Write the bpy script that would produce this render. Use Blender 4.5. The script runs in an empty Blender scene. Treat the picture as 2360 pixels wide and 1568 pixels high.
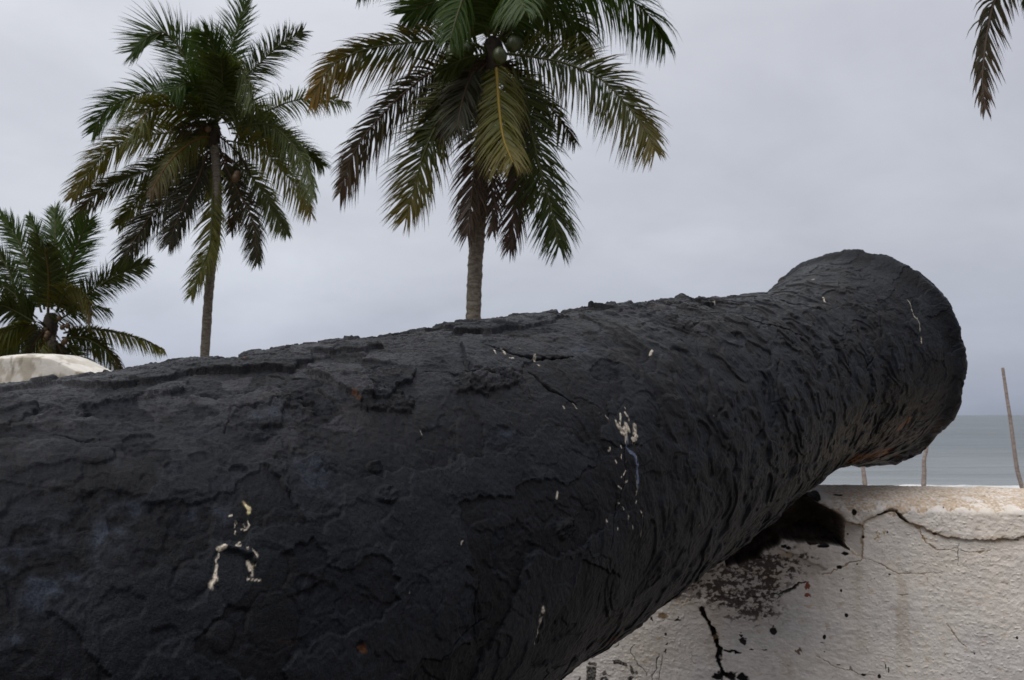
import bpy, math, random
import numpy as np
from mathutils import Vector

# ------------------------------------------------------------------ camera, sky, sun, exposure
SC = bpy.context.scene
COL = SC.collection
EYE = np.array([0.0, 0.0, 1.30])
HFOV = math.radians(56.0)
FPX = 1179.5 / math.tan(HFOV / 2)            # focal length in units of a 2359-wide picture
TILT = math.atan((957 - 784) / FPX)
cam_d = bpy.data.cameras.new('camera')
cam = bpy.data.objects.new('camera', cam_d)
COL.objects.link(cam)
cam.location = EYE
cam.rotation_euler = (math.pi / 2 + TILT, 0, 0)
cam_d.sensor_width = 23.5
cam_d.angle = HFOV
cam_d.clip_start = 0.02
cam_d.clip_end = 60000
cam_d.dof.use_dof = True
cam_d.dof.focus_distance = 0.95
cam_d.dof.aperture_fstop = 20.0
SC.camera = cam
SC.view_settings.view_transform = 'Standard'
SC.view_settings.look = 'None'
SC.view_settings.gamma = 1
SC.view_settings.exposure = 0.0

SUN_EL, SUN_AZ = math.radians(58), math.radians(215)   # azimuth clockwise from +Y
world = bpy.data.worlds.new('World')
SC.world = world
world.use_nodes = True


class NT:
    """small helper for writing node trees"""
    def __init__(self, tree):
        self.t = tree
        tree.nodes.clear()

    def n(self, typ, ins=None, **props):
        nd = self.t.nodes.new(typ)
        for k, v in props.items():
            setattr(nd, k, v)
        for k, v in (ins or {}).items():
            s = nd.inputs[k]
            if isinstance(v, bpy.types.NodeSocket):
                self.t.links.new(v, s)
            else:
                s.default_value = v
        return nd

    def math(self, op, a, b=0.0, c=None, clamp=False):
        nd = self.n('ShaderNodeMath', {0: a, 1: b}, operation=op, use_clamp=clamp)
        if c is not None:
            if isinstance(c, bpy.types.NodeSocket):
                self.t.links.new(c, nd.inputs[2])
            else:
                nd.inputs[2].default_value = c
        return nd.outputs[0]

    def mix(self, f, a, b, blend='MIX'):
        nd = self.n('ShaderNodeMix', data_type='RGBA', blend_type=blend)
        for i, v in ((0, f), (6, a), (7, b)):
            if isinstance(v, bpy.types.NodeSocket):
                self.t.links.new(v, nd.inputs[i])
            else:
                nd.inputs[i].default_value = v
        return nd.outputs[2]

    def ramp(self, f, stops, interp='LINEAR'):
        nd = self.n('ShaderNodeValToRGB', {0: f})
        cr = nd.color_ramp
        cr.interpolation = interp
        while len(cr.elements) < len(stops):
            cr.elements.new(0.5)
        for e, (p, c) in zip(cr.elements, stops):
            e.position = p
            e.color = c if len(c) == 4 else (*c, 1)
        return nd.outputs[0]

    def noise(self, vec, scale, detail=4, rough=0.55, dist=0.0):
        return self.n('ShaderNodeTexNoise', {'Vector': vec, 'Scale': scale, 'Detail': detail,
                                             'Roughness': rough, 'Distortion': dist}).outputs['Fac']


w = NT(world.node_tree)
geo_dir = w.n('ShaderNodeTexCoord').outputs['Generated']
sep = w.n('ShaderNodeSeparateXYZ', {0: geo_dir})
el = w.math('MAXIMUM', sep.outputs[2], 0.0)
sky = w.n('ShaderNodeTexSky', sky_type='NISHITA', sun_disc=False, sun_elevation=SUN_EL,
          sun_rotation=SUN_AZ, air_density=1.0, dust_density=2.0)
sky_dim = w.mix(1.0, sky.outputs[0], (0.10, 0.10, 0.10, 1), 'MULTIPLY')
# overcast: blue-grey low down, paler higher, bright overhead
cloud = w.ramp(el, [(0.0, (0.36, 0.40, 0.495)), (0.07, (0.475, 0.505, 0.60)), (0.18, (0.61, 0.635, 0.70)),
                    (0.38, (0.655, 0.67, 0.73)), (0.62, (0.95, 0.96, 1.0)), (1.0, (1.55, 1.55, 1.58))])
zz = w.math('ADD', el, 0.34)
px = w.math('DIVIDE', sep.outputs[0], zz)
py = w.math('DIVIDE', sep.outputs[1], zz)
plane = w.n('ShaderNodeCombineXYZ', {0: px, 1: py, 2: 0.3}).outputs[0]
n1 = w.noise(plane, 1.3, 5, 0.5, 0.6)
n2 = w.noise(plane, 4.2, 5, 0.55, 0.3)
nn = w.math('ADD', w.math('MULTIPLY', n1, 0.65), w.math('MULTIPLY', n2, 0.35))
vary = w.n('ShaderNodeMapRange', {0: nn, 1: 0.33, 2: 0.67, 3: 0.89, 4: 1.13}).outputs[0]
# sky colour dims to the right, standing in for lens vignetting
az = w.n('ShaderNodeMapRange', {0: sep.outputs[0], 1: -0.25, 2: 0.62, 3: 1.06, 4: 0.80}).outputs[0]
# low sky behind the viewer is dimmed, added to darken the gun's flank
rear_fac = w.n('ShaderNodeMapRange', {0: sep.outputs[1], 1: 0.25, 2: -0.35, 3: 0.0, 4: 1.0}).outputs[0]
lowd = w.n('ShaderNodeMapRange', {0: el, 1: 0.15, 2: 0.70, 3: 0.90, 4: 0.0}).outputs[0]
back = w.math('SUBTRACT', 1.0, w.math('MULTIPLY', rear_fac, lowd))
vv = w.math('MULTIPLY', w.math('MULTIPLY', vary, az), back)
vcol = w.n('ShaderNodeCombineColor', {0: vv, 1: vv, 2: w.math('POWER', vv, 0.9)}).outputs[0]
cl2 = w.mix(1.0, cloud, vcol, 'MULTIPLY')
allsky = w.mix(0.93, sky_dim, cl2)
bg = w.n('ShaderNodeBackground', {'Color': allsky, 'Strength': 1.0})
w.n('ShaderNodeOutputWorld', {0: bg.outputs[0]})

sun_d = bpy.data.lights.new('sun', 'SUN')
sun_d.energy = 1.75
sun_d.angle = math.radians(40)
sun_d.color = (1.0, 0.96, 0.90)
sun = bpy.data.objects.new('sun', sun_d)
COL.objects.link(sun)
sun.location = (-6, -8, 14)
sdir = Vector((math.sin(SUN_AZ) * math.cos(SUN_EL), math.cos(SUN_AZ) * math.cos(SUN_EL), math.sin(SUN_EL)))
sun.rotation_euler = sdir.to_track_quat('Z', 'Y').to_euler()

# ------------------------------------------------------------------ maths helpers
CF = np.array([0, math.cos(TILT), math.sin(TILT)])
CU = np.array([0, -math.sin(TILT), math.cos(TILT)])
CR = np.array([1.0, 0, 0])


def ray(x, y):
    """direction through a photo point (2359-wide units), length one along the view axis"""
    return CF + CR * (x - 1179.5) / FPX + CU * (784 - y) / FPX


def at(x, y, Y):
    """the point of that ray at distance Y in front of the camera"""
    d = ray(x, y)
    return EYE + d * (Y / d[1])


def to_px(P):
    Q = P - EYE
    dep = Q @ CF
    return 1179.5 + FPX * (Q @ CR) / dep, 784 - FPX * (Q @ CU) / dep, dep


_rs = np.random.RandomState(7)
_perm = _rs.permutation(256).astype(np.int32)
_perm = np.concatenate([_perm, _perm, _perm])
_grad = _rs.normal(size=(256, 3)).astype(np.float32)
_grad /= np.linalg.norm(_grad, axis=1, keepdims=True)


def perlin(p):
    shp = p.shape[:-1]
    p = p.reshape(-1, 3).astype(np.float32)
    out = np.empty(len(p), np.float32)
    for a in range(0, len(p), 200000):
        q = p[a:a + 200000]
        i = np.floor(q).astype(np.int32)
        f = q - i
        u = f * f * f * (f * (f * 6 - 15) + 10)
        i &= 255
        res = 0
        for dx in (0, 1):
            wx = u[:, 0] if dx else 1 - u[:, 0]
            hx = _perm[i[:, 0] + dx]
            for dy in (0, 1):
                wy = u[:, 1] if dy else 1 - u[:, 1]
                hy = _perm[hx + i[:, 1] + dy]
                for dz in (0, 1):
                    wz = u[:, 2] if dz else 1 - u[:, 2]
                    g = _grad[_perm[hy + i[:, 2] + dz]]
                    dot = g[:, 0] * (f[:, 0] - dx) + g[:, 1] * (f[:, 1] - dy) + g[:, 2] * (f[:, 2] - dz)
                    res = res + wx * wy * wz * dot
        out[a:a + 200000] = res
    return out.reshape(shp) * 1.5


def fbm(p, octv=4, gain=0.5, lac=2.03):
    s, amp, tot = 0, 1.0, 0
    for k in range(octv):
        s = s + amp * perlin(p * (lac ** k) + 17.3 * k)
        tot += amp
        amp *= gain
    return s / tot


def sm(a, b, x):
    t = np.clip((x - a) / (b - a), 0, 1)
    return t * t * (3 - 2 * t)


def terrace(n, k, e, groove=0.0):
    """sheets of constant height with sharp broken edges"""
    f = n * k
    i = np.floor(f)
    fr = f - i
    return (i + sm(0, e, fr) - groove * sm(0.80, 0.97, fr) * (1 - sm(0.97, 1.0, fr) * 0.3)) / k


def plates(x, y, seed):
    """random flat scales: height 0..1 with a slight tilt, distance to the scale's edge, and its random value"""
    rs_ = np.random.RandomState(seed)
    tab = rs_.rand(4, 4096).astype(np.float32)
    ix, iy = np.floor(x).astype(np.int64), np.floor(y).astype(np.int64)
    b1 = np.full(x.shape, 9.0, np.float32)
    b2 = np.full(x.shape, 9.0, np.float32)
    hh = np.zeros(x.shape, np.float32)
    rv = np.zeros(x.shape, np.float32)
    for dx_ in (-1, 0, 1):
        for dy_ in (-1, 0, 1):
            cx_, cy_ = ix + dx_, iy + dy_
            kk = ((cx_ * 7919 + cy_ * 104729 + cx_ * cy_ * 31) % 4096)
            ox, oy = x - cx_ - tab[0][kk], y - cy_ - tab[1][kk]
            dd_ = (ox * ox + oy * oy).astype(np.float32)
            near = dd_ < b1
            b2 = np.where(near, b1, np.minimum(b2, dd_))
            tilt_ = 0.35 * ((tab[3][kk] - 0.5) * ox + (tab[2][(kk + 97) % 4096] - 0.65) * oy)
            hh = np.where(near, tab[2][kk] + tilt_, hh)
            rv = np.where(near, tab[3][kk], rv)
            b1 = np.where(near, dd_, b1)
    return hh, np.sqrt(b2) - np.sqrt(b1), rv


def seg_dist(x, y, pts):
    """distance to a polyline and the running parameter 0..1 along it"""
    best = np.full(x.shape, 1e9)
    par = np.zeros(x.shape)
    n = len(pts) - 1
    for k in range(n):
        (ax, ay), (bx, by) = pts[k], pts[k + 1]
        L = (bx - ax) ** 2 + (by - ay) ** 2 + 1e-12
        t = np.clip(((x - ax) * (bx - ax) + (y - ay) * (by - ay)) / L, 0, 1)
        d = np.hypot(x - ax - t * (bx - ax), y - ay - t * (by - ay))
        m = d < best
        best[m] = d[m]
        par[m] = (k + t[m]) / n
    return best, par


def inside(x, y, poly):
    r = np.zeros(x.shape, bool)
    n = len(poly)
    for k in range(n):
        (ax, ay), (bx, by) = poly[k], poly[(k + 1) % n]
        if ay == by:
            continue
        m = (ay > y) != (by > y)
        r ^= m & (x < (bx - ax) * (y - ay) / (by - ay) + ax)
    return r


def poly_sd(x, y, poly):
    """signed distance, positive inside"""
    d, _ = seg_dist(x, y, list(poly) + [poly[0]])
    return np.where(inside(x, y, poly), d, -d)


def mesh_obj(name, V, faces, mat, parent=None, cols=None, smooth=True, mat_idx=None):
    me = bpy.data.meshes.new(name)
    V = np.asarray(V, np.float32).reshape(-1, 3)
    if isinstance(faces, np.ndarray):
        F = faces.astype(np.int32)
        me.vertices.add(len(V))
        me.vertices.foreach_set('co', V.ravel())
        me.loops.add(F.size)
        me.loops.foreach_set('vertex_index', F.ravel())
        me.polygons.add(len(F))
        me.polygons.foreach_set('loop_start', np.arange(len(F), dtype=np.int32) * F.shape[1])
        me.polygons.foreach_set('loop_total', np.full(len(F), F.shape[1], np.int32))
        me.update(calc_edges=True)
        me.validate()
    else:
        me.from_pydata([tuple(map(float, v)) for v in V], [], faces)
    if cols is not None:
        for cname, arr in cols.items():
            A = me.color_attributes.new(cname, 'FLOAT_COLOR', 'POINT')
            a4 = np.ones((len(V), 4), np.float32)
            a4[:, :arr.shape[1]] = arr
            A.data.foreach_set('color', a4.ravel())
    me.polygons.foreach_set('use_smooth', np.full(len(me.polygons), smooth))
    mats = mat if isinstance(mat, (list, tuple)) else [mat]
    for m in mats:
        me.materials.append(m)
    if mat_idx is not None:
        me.polygons.foreach_set('material_index', np.asarray(mat_idx, np.int32))
    o = bpy.data.objects.new(name, me)
    COL.objects.link(o)
    if parent is not None:
        o.parent = parent
        o.matrix_parent_inverse = parent.matrix_basis.inverted()
    return o


def thing(name, label, cat, loc, group=None):
    o = bpy.data.objects.new(name, None)
    COL.objects.link(o)
    o.location = loc
    o.empty_display_size = 0.2
    o['label'] = label
    o['category'] = cat
    if group:
        o['group'] = group
    return o


def struct(o):
    o['kind'] = 'structure'
    return o


def grid_faces(nr, nc, wrap=False):
    r = np.arange(nr - 1)[:, None]
    c = np.arange(nc if wrap else nc - 1)[None, :]
    c2 = (c + 1) % nc
    return np.stack([r * nc + c, r * nc + c2, (r + 1) * nc + c2, (r + 1) * nc + c], -1).reshape(-1, 4)


def material(name):
    m = bpy.data.materials.new(name)
    m.use_nodes = True
    return m, NT(m.node_tree)


def out(nt, sh):
    nt.n('ShaderNodeOutputMaterial', {0: sh})


# ------------------------------------------------------------------ materials
def mat_iron():
    m, t = material('black_painted_iron')
    co = t.n('ShaderNodeTexCoord').outputs['Object']
    a = t.n('ShaderNodeVertexColor', layer_name='Col').outputs[0]
    r = t.n('ShaderNodeSeparateColor', {0: t.n('ShaderNodeVertexColor', layer_name='Aux').outputs[0]})
    g1 = t.noise(co, 900, 4, 0.65)
    g2 = t.noise(co, 260, 5, 0.6, 0.4)
    g3 = t.noise(co, 30, 4, 0.6)
    var = t.n('ShaderNodeMapRange', {0: g3, 1: 0.3, 2: 0.7, 3: 0.75, 4: 1.3}).outputs[0]
    vc = t.n('ShaderNodeCombineColor', {0: var, 1: var, 2: var}).outputs[0]
    colr = t.mix(1.0, a, vc, 'MULTIPLY')
    gr = t.n('ShaderNodeMapRange', {0: t.noise(co, 700, 3, 0.7), 1: 0.30, 2: 0.72, 3: 0.45, 4: 1.75}).outputs[0]
    colr = t.mix(1.0, colr, t.n('ShaderNodeCombineColor', {0: gr, 1: gr, 2: gr}).outputs[0], 'MULTIPLY')
    b1 = t.n('ShaderNodeBump', {'Strength': 0.7, 'Distance': 0.0013, 'Height': g2})
    b2 = t.n('ShaderNodeBump', {'Strength': 0.8, 'Distance': 0.0007, 'Height': g1, 'Normal': b1.outputs[0]})
    rough = t.math('ADD', t.math('MULTIPLY', g2, 0.22), t.math('MULTIPLY_ADD', r.outputs[0], 0.20, 0.24))
    p = t.n('ShaderNodeBsdfPrincipled', {'Base Color': colr, 'Roughness': rough, 'Normal': b2.outputs[0],
                                         'Specular IOR Level': 0.075})
    out(t, p.outputs[0])
    return m


def mat_vcol(name, rough, bump_scale, bump_dist, strength=0.5):
    m, t = material(name)
    co = t.n('ShaderNodeTexCoord').outputs['Object']
    a = t.n('ShaderNodeVertexColor', layer_name='Col').outputs[0]
    g = t.noise(co, bump_scale, 5, 0.6)
    g3 = t.noise(co, bump_scale * 0.1, 4, 0.6)
    var = t.n('ShaderNodeMapRange', {0: g3, 1: 0.3, 2: 0.7, 3: 0.9, 4: 1.08}).outputs[0]
    vc = t.n('ShaderNodeCombineColor', {0: var, 1: var, 2: var}).outputs[0]
    b = t.n('ShaderNodeBump', {'Strength': strength, 'Distance': bump_dist, 'Height': g})
    p = t.n('ShaderNodeBsdfPrincipled', {'Base Color': t.mix(1.0, a, vc, 'MULTIPLY'), 'Roughness': rough,
                                         'Normal': b.outputs[0], 'Specular IOR Level': 0.25})
    out(t, p.outputs[0])
    return m


def mat_leaf():
    m, t = material('palm_leaf')
    a = t.n('ShaderNodeVertexColor', layer_name='Col').outputs[0]
    p = t.n('ShaderNodeBsdfPrincipled', {'Base Color': a, 'Roughness': 0.5, 'Specular IOR Level': 0.2})
    tr = t.n('ShaderNodeBsdfTranslucent', {'Color': t.mix(1.0, a, (1.5, 1.4, 0.5, 1), 'MULTIPLY')})
    mx = t.n('ShaderNodeMixShader', {0: 0.28, 1: p.outputs[0], 2: tr.outputs[0]})
    out(t, mx.outputs[0])
    return m


def mat_bark(name, c1, c2, scale):
    m, t = material(name)
    co = t.n('ShaderNodeTexCoord').outputs['Object']
    mp = t.n('ShaderNodeMapping', {'Vector': co, 'Scale': (1, 1, 2.2)}).outputs[0]
    g = t.noise(mp, scale, 6, 0.65, 0.5)
    g2 = t.noise(mp, scale * 5, 4, 0.6)
    f = t.math('ADD', t.math('MULTIPLY', g, 0.7), t.math('MULTIPLY', g2, 0.3))
    c = t.ramp(f, [(0.36, c1), (0.62, c2)])
    b = t.n('ShaderNodeBump', {'Strength': 0.7, 'Distance': 0.02, 'Height': f})
    p = t.n('ShaderNodeBsdfPrincipled', {'Base Color': c, 'Roughness': 0.9, 'Normal': b.outputs[0],
                                         'Specular IOR Level': 0.15})
    out(t, p.outputs[0])
    return m


def mat_ground(name, c1, c2, scale):
    m, t = material(name)
    co = t.n('ShaderNodeTexCoord').outputs['Object']
    g = t.noise(co, scale, 7, 0.65)
    c = t.ramp(g, [(0.35, c1), (0.65, c2)])
    b = t.n('ShaderNodeBump', {'Strength': 0.6, 'Distance': 0.05, 'Height': t.noise(co, scale * 6, 5)})
    p = t.n('ShaderNodeBsdfPrincipled', {'Base Color': c, 'Roughness': 0.95, 'Normal': b.outputs[0],
                                         'Specular IOR Level': 0.1})
    out(t, p.outputs[0])
    return m


def mat_sea():
    m, t = material('sea_water')
    co = t.n('ShaderNodeTexCoord').outputs['Object']
    mp = t.n('ShaderNodeMapping', {'Vector': co, 'Scale': (0.25, 1.0, 1)}).outputs[0]
    sw = t.noise(mp, 0.12, 5, 0.55, 0.5)
    ch = t.noise(mp, 0.8, 5, 0.6, 0.3)
    big = t.noise(mp, 0.012, 4, 0.5)
    h = t.math('ADD', t.math('MULTIPLY', sw, 3.0), t.math('MULTIPLY', ch, 0.6))
    b = t.n('ShaderNodeBump', {'Strength': 0.85, 'Distance': 1.0, 'Height': h})
    y = t.n('ShaderNodeSeparateXYZ', {0: co}).outputs[1]
    near = t.n('ShaderNodeMapRange', {0: y, 1: 85, 2: 200, 3: 0.38, 4: 0.0}).outputs[0]   # sandy shallows
    c = t.mix(near, (0.080, 0.098, 0.106, 1), (0.25, 0.265, 0.265, 1))
    var = t.n('ShaderNodeMapRange', {0: t.math('ADD', t.math('MULTIPLY', big, 0.4), t.math('MULTIPLY', sw, 0.6)),
                                     1: 0.36, 2: 0.64, 3: 0.70, 4: 1.28}).outputs[0]
    c = t.mix(1.0, c, t.n('ShaderNodeCombineColor', {0: var, 1: var, 2: var}).outputs[0], 'MULTIPLY')
    p = t.n('ShaderNodeBsdfPrincipled', {'Base Color': c, 'Roughness': 0.32, 'IOR': 1.33, 'Normal': b.outputs[0]})
    out(t, p.outputs[0])
    return m


def mat_foam():
    m, t = material('surf_foam')
    co = t.n('ShaderNodeTexCoord').outputs['Object']
    g = t.noise(t.n('ShaderNodeMapping', {'Vector': co, 'Scale': (0.5, 1, 1)}).outputs[0], 0.9, 6, 0.65)
    c = t.ramp(g, [(0.38, (0.26, 0.28, 0.28)), (0.56, (0.55, 0.55, 0.55))])
    b = t.n('ShaderNodeBump', {'Strength': 0.8, 'Distance': 0.3, 'Height': g})
    p = t.n('ShaderNodeBsdfPrincipled', {'Base Color': c, 'Roughness': 0.8, 'Normal': b.outputs[0]})
    out(t, p.outputs[0])
    return m


def mat_plain(name, col, rough, scale=40, amt=0.3):
    m, t = material(name)
    co = t.n('ShaderNodeTexCoord').outputs['Object']
    g = t.noise(co, scale, 5, 0.6)
    lo = tuple(c * (1 - amt) for c in col)
    hi = tuple(c * (1 + amt) for c in col)
    c = t.ramp(g, [(0.35, lo), (0.65, hi)])
    p = t.n('ShaderNodeBsdfPrincipled', {'Base Color': c, 'Roughness': rough})
    out(t, p.outputs[0])
    return m


M_IRON = mat_iron()
M_PLASTER = mat_vcol('limewashed_plaster', 0.85, 700, 0.0008, 0.6)
M_MERLON = mat_vcol('weathered_limewash', 0.9, 120, 0.004, 0.5)
M_STONE = mat_vcol('dark_rubble', 0.95, 260, 0.004, 0.9)
M_LEAF = mat_leaf()
M_RACHIS = mat_leaf()
M_RACHIS.name = 'palm_rachis'
M_TRUNK = mat_bark('palm_bark', (0.035, 0.030, 0.026), (0.17, 0.155, 0.135), 9)
M_NUT_G = mat_plain('green_coconut', (0.030, 0.042, 0.012), 0.45)
M_NUT_O = mat_plain('brown_coconut', (0.060, 0.034, 0.012), 0.6)
M_FIBRE = mat_plain('crown_fibre', (0.018, 0.013, 0.009), 0.95, 12, 0.5)
M_POLE = mat_bark('bleached_pole', (0.20, 0.165, 0.155), (0.36, 0.31, 0.29), 14)
M_SAND = mat_ground('beach_sand', (0.22, 0.18, 0.13), (0.36, 0.30, 0.23), 0.6)
M_PAVE = mat_ground('rampart_screed', (0.05, 0.047, 0.043), (0.10, 0.093, 0.085), 1.5)
M_SEA = mat_sea()
M_FOAM = mat_foam()

# ------------------------------------------------------------------ large structure: sea, beach, rampart floor
SEA_Z, BEACH_Z = -4.95, -4.2


def sheet(name, xs, ys, zf, mat):
    X, Y = np.meshgrid(xs, ys)
    V = np.stack([X, Y, zf(X, Y)], -1)
    return struct(mesh_obj(name, V, grid_faces(len(ys), len(xs))[:, ::1], mat))


def spread(a, b, n, p=3.0):
    t = np.linspace(-1, 1, n)
    return (a + b) / 2 + (b - a) / 2 * np.sign(t) * np.abs(t) ** p


sheet('sea', spread(-30000, 30000, 41), np.concatenate([[60], np.geomspace(75, 40000, 60)]),
      lambda X, Y: np.full(X.shape, SEA_Z), M_SEA)


def beach_z(X, Y):
    return BEACH_Z - 2.2 * sm(55, 105, Y) - 400 * sm(120, 4000, np.abs(Y)) * 0 + 0.25 * perlin(
        np.stack([X * 0.11, Y * 0.11, 0 * X], -1))


sheet('beach', np.concatenate([np.linspace(-30000, -150, 6), np.linspace(-120, 120, 90), np.linspace(150, 30000, 6)]),
      np.concatenate([np.linspace(-20000, -60, 5), np.linspace(-40, 110, 70)]), beach_z, M_SAND)


def foam_strip(y0, wd, seed, zoff):
    xs = np.linspace(-160, 200, 500)
    q = np.stack([xs * 0.05, np.full(xs.shape, seed), 0 * xs], -1)
    mid = y0 + 2.5 * fbm(q, 3)
    half = wd * (0.55 + 0.9 * np.clip(fbm(q * 2.7 + 5, 4) + 0.25, 0.02, 1))
    V = []
    for k, f in enumerate((-1, -0.5, 0, 0.5, 1)):
        z = SEA_Z + zoff + 0.28 * (1 - abs(f)) * (0.6 + fbm(q * 6 + k, 3))
        V.append(np.stack([xs, mid + half * f, np.maximum(z, SEA_Z + 0.02)], -1))
    o = struct(mesh_obj('surf', np.array(V), grid_faces(5, len(xs)), M_FOAM))
    return o


foam_strip(84.0, 2.2, 0.0, 0.03)

# rampart floor inside the fort (an L round the foot of the parapets)
fx = np.linspace(-9, 6, 60)
fy = np.linspace(-7, 2.2, 40)
X, Y = np.meshgrid(fx, fy)
Z = 0.012 * perlin(np.stack([X, Y, 0 * X], -1))
struct(mesh_obj('rampart_floor', np.stack([X, Y, Z], -1), grid_faces(40, 60), M_PAVE))

# ------------------------------------------------------------------ cannon
GC = EYE + np.array([0.65564, 1.83828, 0.10859])       # centre of the muzzle face
GA = np.array([0.660787, 0.723952, 0.198125])
GA /= np.linalg.norm(GA)
AZ = math.atan2(GA[1], GA[0])
GE1 = np.array([-math.sin(AZ), math.cos(AZ), 0.0])
GE2 = np.cross(GA, GE1)
PS = np.array([0, .02, .05, .09, .14, .2, .28, .4, .7, 1.1, 1.6, 2.2, 2.62, 2.64, 2.70, 2.72, 2.78, 2.84, 2.87, 2.90, 2.94, 2.99, 3.05, 3.10, 3.12])
PR = np.array([.2010, .2060, .1905, .1838, .1737, .1655, .1575, .1617, .1825, .2017, .2198, .243, .258, .276, .276, .258, .21, .12, .055, .05, .062, .075, .062, .03, .002])


def smooth_interp(x, xs, ys):
    """piecewise cubic through the profile without overshoot"""
    d = np.diff(ys) / np.diff(xs)
    m = np.zeros(len(xs))
    m[0], m[-1] = d[0], d[-1]
    for k in range(1, len(xs) - 1):
        m[k] = 0 if d[k - 1] * d[k] <= 0 else 2 * d[k - 1] * d[k] / (d[k - 1] + d[k])
    i = np.clip(np.searchsorted(xs, x) - 1, 0, len(xs) - 2)
    h = xs[i + 1] - xs[i]
    t = (x - xs[i]) / h
    return ((2 * t ** 3 - 3 * t ** 2 + 1) * ys[i] + (t ** 3 - 2 * t ** 2 + t) * h * m[i]
            + (-2 * t ** 3 + 3 * t ** 2) * ys[i + 1] + (t ** 3 - t ** 2) * h * m[i + 1])


def prof(s):
    return smooth_interp(s, PS, PR)


def barrel_pt(s, th, h=0.0):
    r = prof(s) + h
    return (GC[None] - s[..., None] * GA + (r * np.cos(th))[..., None] * GE1 + (r * np.sin(th))[..., None] * GE2)


QUAL = 1.0
S_ROWS = np.concatenate([np.linspace(0.0, .5, int(330 * QUAL), endpoint=False), np.linspace(.5, 1.0, int(400 * QUAL), endpoint=False),
                         np.linspace(1.0, 1.72, int(820 * QUAL), endpoint=False), np.linspace(1.72, 2.2, 70, endpoint=False),
                         np.linspace(2.2, 3.12, 90)])
T_COLS = np.radians(np.concatenate([np.linspace(62, 235, int(640 * QUAL), endpoint=False), np.linspace(235, 290, int(130 * QUAL), endpoint=False),
                                    np.linspace(290, 422, 90, endpoint=False)]))

# a coarse look-up from photo points to barrel coordinates (s, arc angle)
_ls, _lt = np.meshgrid(np.linspace(0, 1.75, 420), np.radians(np.linspace(60, 300, 420)), indexing='ij')
_lp = barrel_pt(_ls, _lt)
_lx, _ly, _ld = to_px(_lp)
_nrm = np.cos(_lt)[..., None] * GE1 + np.sin(_lt)[..., None] * GE2
_slope = (prof(_ls + 1e-3) - prof(_ls - 1e-3)) / 2e-3
_nrm = _nrm + _slope[..., None] * GA
_face = np.sum(_nrm * (EYE - _lp), -1) > 0


def on_barrel(x, y):
    d = np.hypot(_lx - x, _ly - y) + np.where(_face & (_ld > 0), 0, 1e6)
    k = np.unravel_index(np.argmin(d), d.shape)
    return _ls[k], _lt[k], _ld[k]


S, T = np.meshgrid(S_ROWS, T_COLS, indexing='ij')
R0 = prof(S)
ARC = 0.18 * T
P0 = np.stack([S, 0.18 * np.cos(T), 0.18 * np.sin(T)], -1).astype(np.float32)

wa = np.stack([perlin(P0 * 28), perlin(P0 * 28 + 40), perlin(P0 * 28 + 80)], -1)
wb = np.stack([perlin(P0 * 120), perlin(P0 * 120 + 40), perlin(P0 * 120 + 80)], -1)
PW = P0 + 0.008 * wa + 0.0018 * wb

deg = np.degrees(T)
zone_n = fbm(P0 * np.array([7, 9, 9]) + 3, 3)
# flaking crust along the top, running down the side in tongues
topm = sm(150, 112, deg + 42 * zone_n + 14 * sm(1.25, 0.95, S) ) * sm(0.42, 0.62, S + 0.2 * zone_n)
# lumpy corroded texture under thick paint towards the muzzle and low on the side
lump = sm(1.12, 0.86, S + 0.35 * zone_n) * sm(0.10, 0.22, S)
lump = np.maximum(lump, 0.75 * sm(205, 232, deg + 30 * zone_n))
flare = sm(0.20, 0.10, S)

h = 0.0045 * fbm(P0 * 7 + 9, 3) + 0.0016 * fbm(P0 * 28 + 2, 3)
nA = fbm(PW * np.array([7.5, 15, 15]), 4, 0.46)
nB = fbm(PW * np.array([26, 72, 72]) + 11, 3, 0.5)
nC = fbm(PW * np.array([105, 190, 190]) + 5, 3, 0.55)
flk = 0.018 * terrace(nA + 0.13 * nB, 5.5, 0.05, 0.3) + 0.0042 * terrace(nB, 3.2, 0.08, 0.3) + 0.0013 * terrace(nC, 2.5, 0.15, 0.2)
WS = S + 0.012 * wa[..., 0] + 0.0042 * wb[..., 0]
WT = 0.18 * T + 0.010 * wa[..., 1] + 0.0042 * wb[..., 1]
p1, e1_, v1 = plates(WS / 0.075, WT / 0.040, 3)
p2, e2_, v2 = plates(WS / 0.030 + 40, WT / 0.016 + 40, 8)
p3, e3_, v3 = plates(WS / 0.012 + 90, WT / 0.0075 + 90, 5)
on1, on2, on3 = (v1 > 0.30), (v2 > 0.45), (v3 > 0.55)
scl = 0.0062 * on1 * p1 + 0.0028 * on2 * p2 * (0.4 + 0.6 * (v1 > 0.5)) + 0.0010 * on3 * p3
scl = scl - 0.0014 * sm(0.055, 0.0, e1_) * on1 - 0.0006 * sm(0.06, 0.0, e2_) * on2
h = h + topm * (1.15 * scl + 0.22 * flk - 0.0058)
# thin sheets of paint on the smooth flank
sheet_n = fbm(PW * np.array([9, 11, 11]) + 23, 4, 0.5)
flank = (1 - topm) * (1 - lump)
h = h + flank * (0.0022 * terrace(sheet_n, 3.0, 0.03, 0.3) + 0.0022 * (v1 > 0.62) * (0.6 + 0.4 * p1) - 0.0010 * (v2 > 0.86) * (0.5 + 0.5 * p2))
rough_fl = sm(0.02, 0.10, sheet_n) * flank
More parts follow.
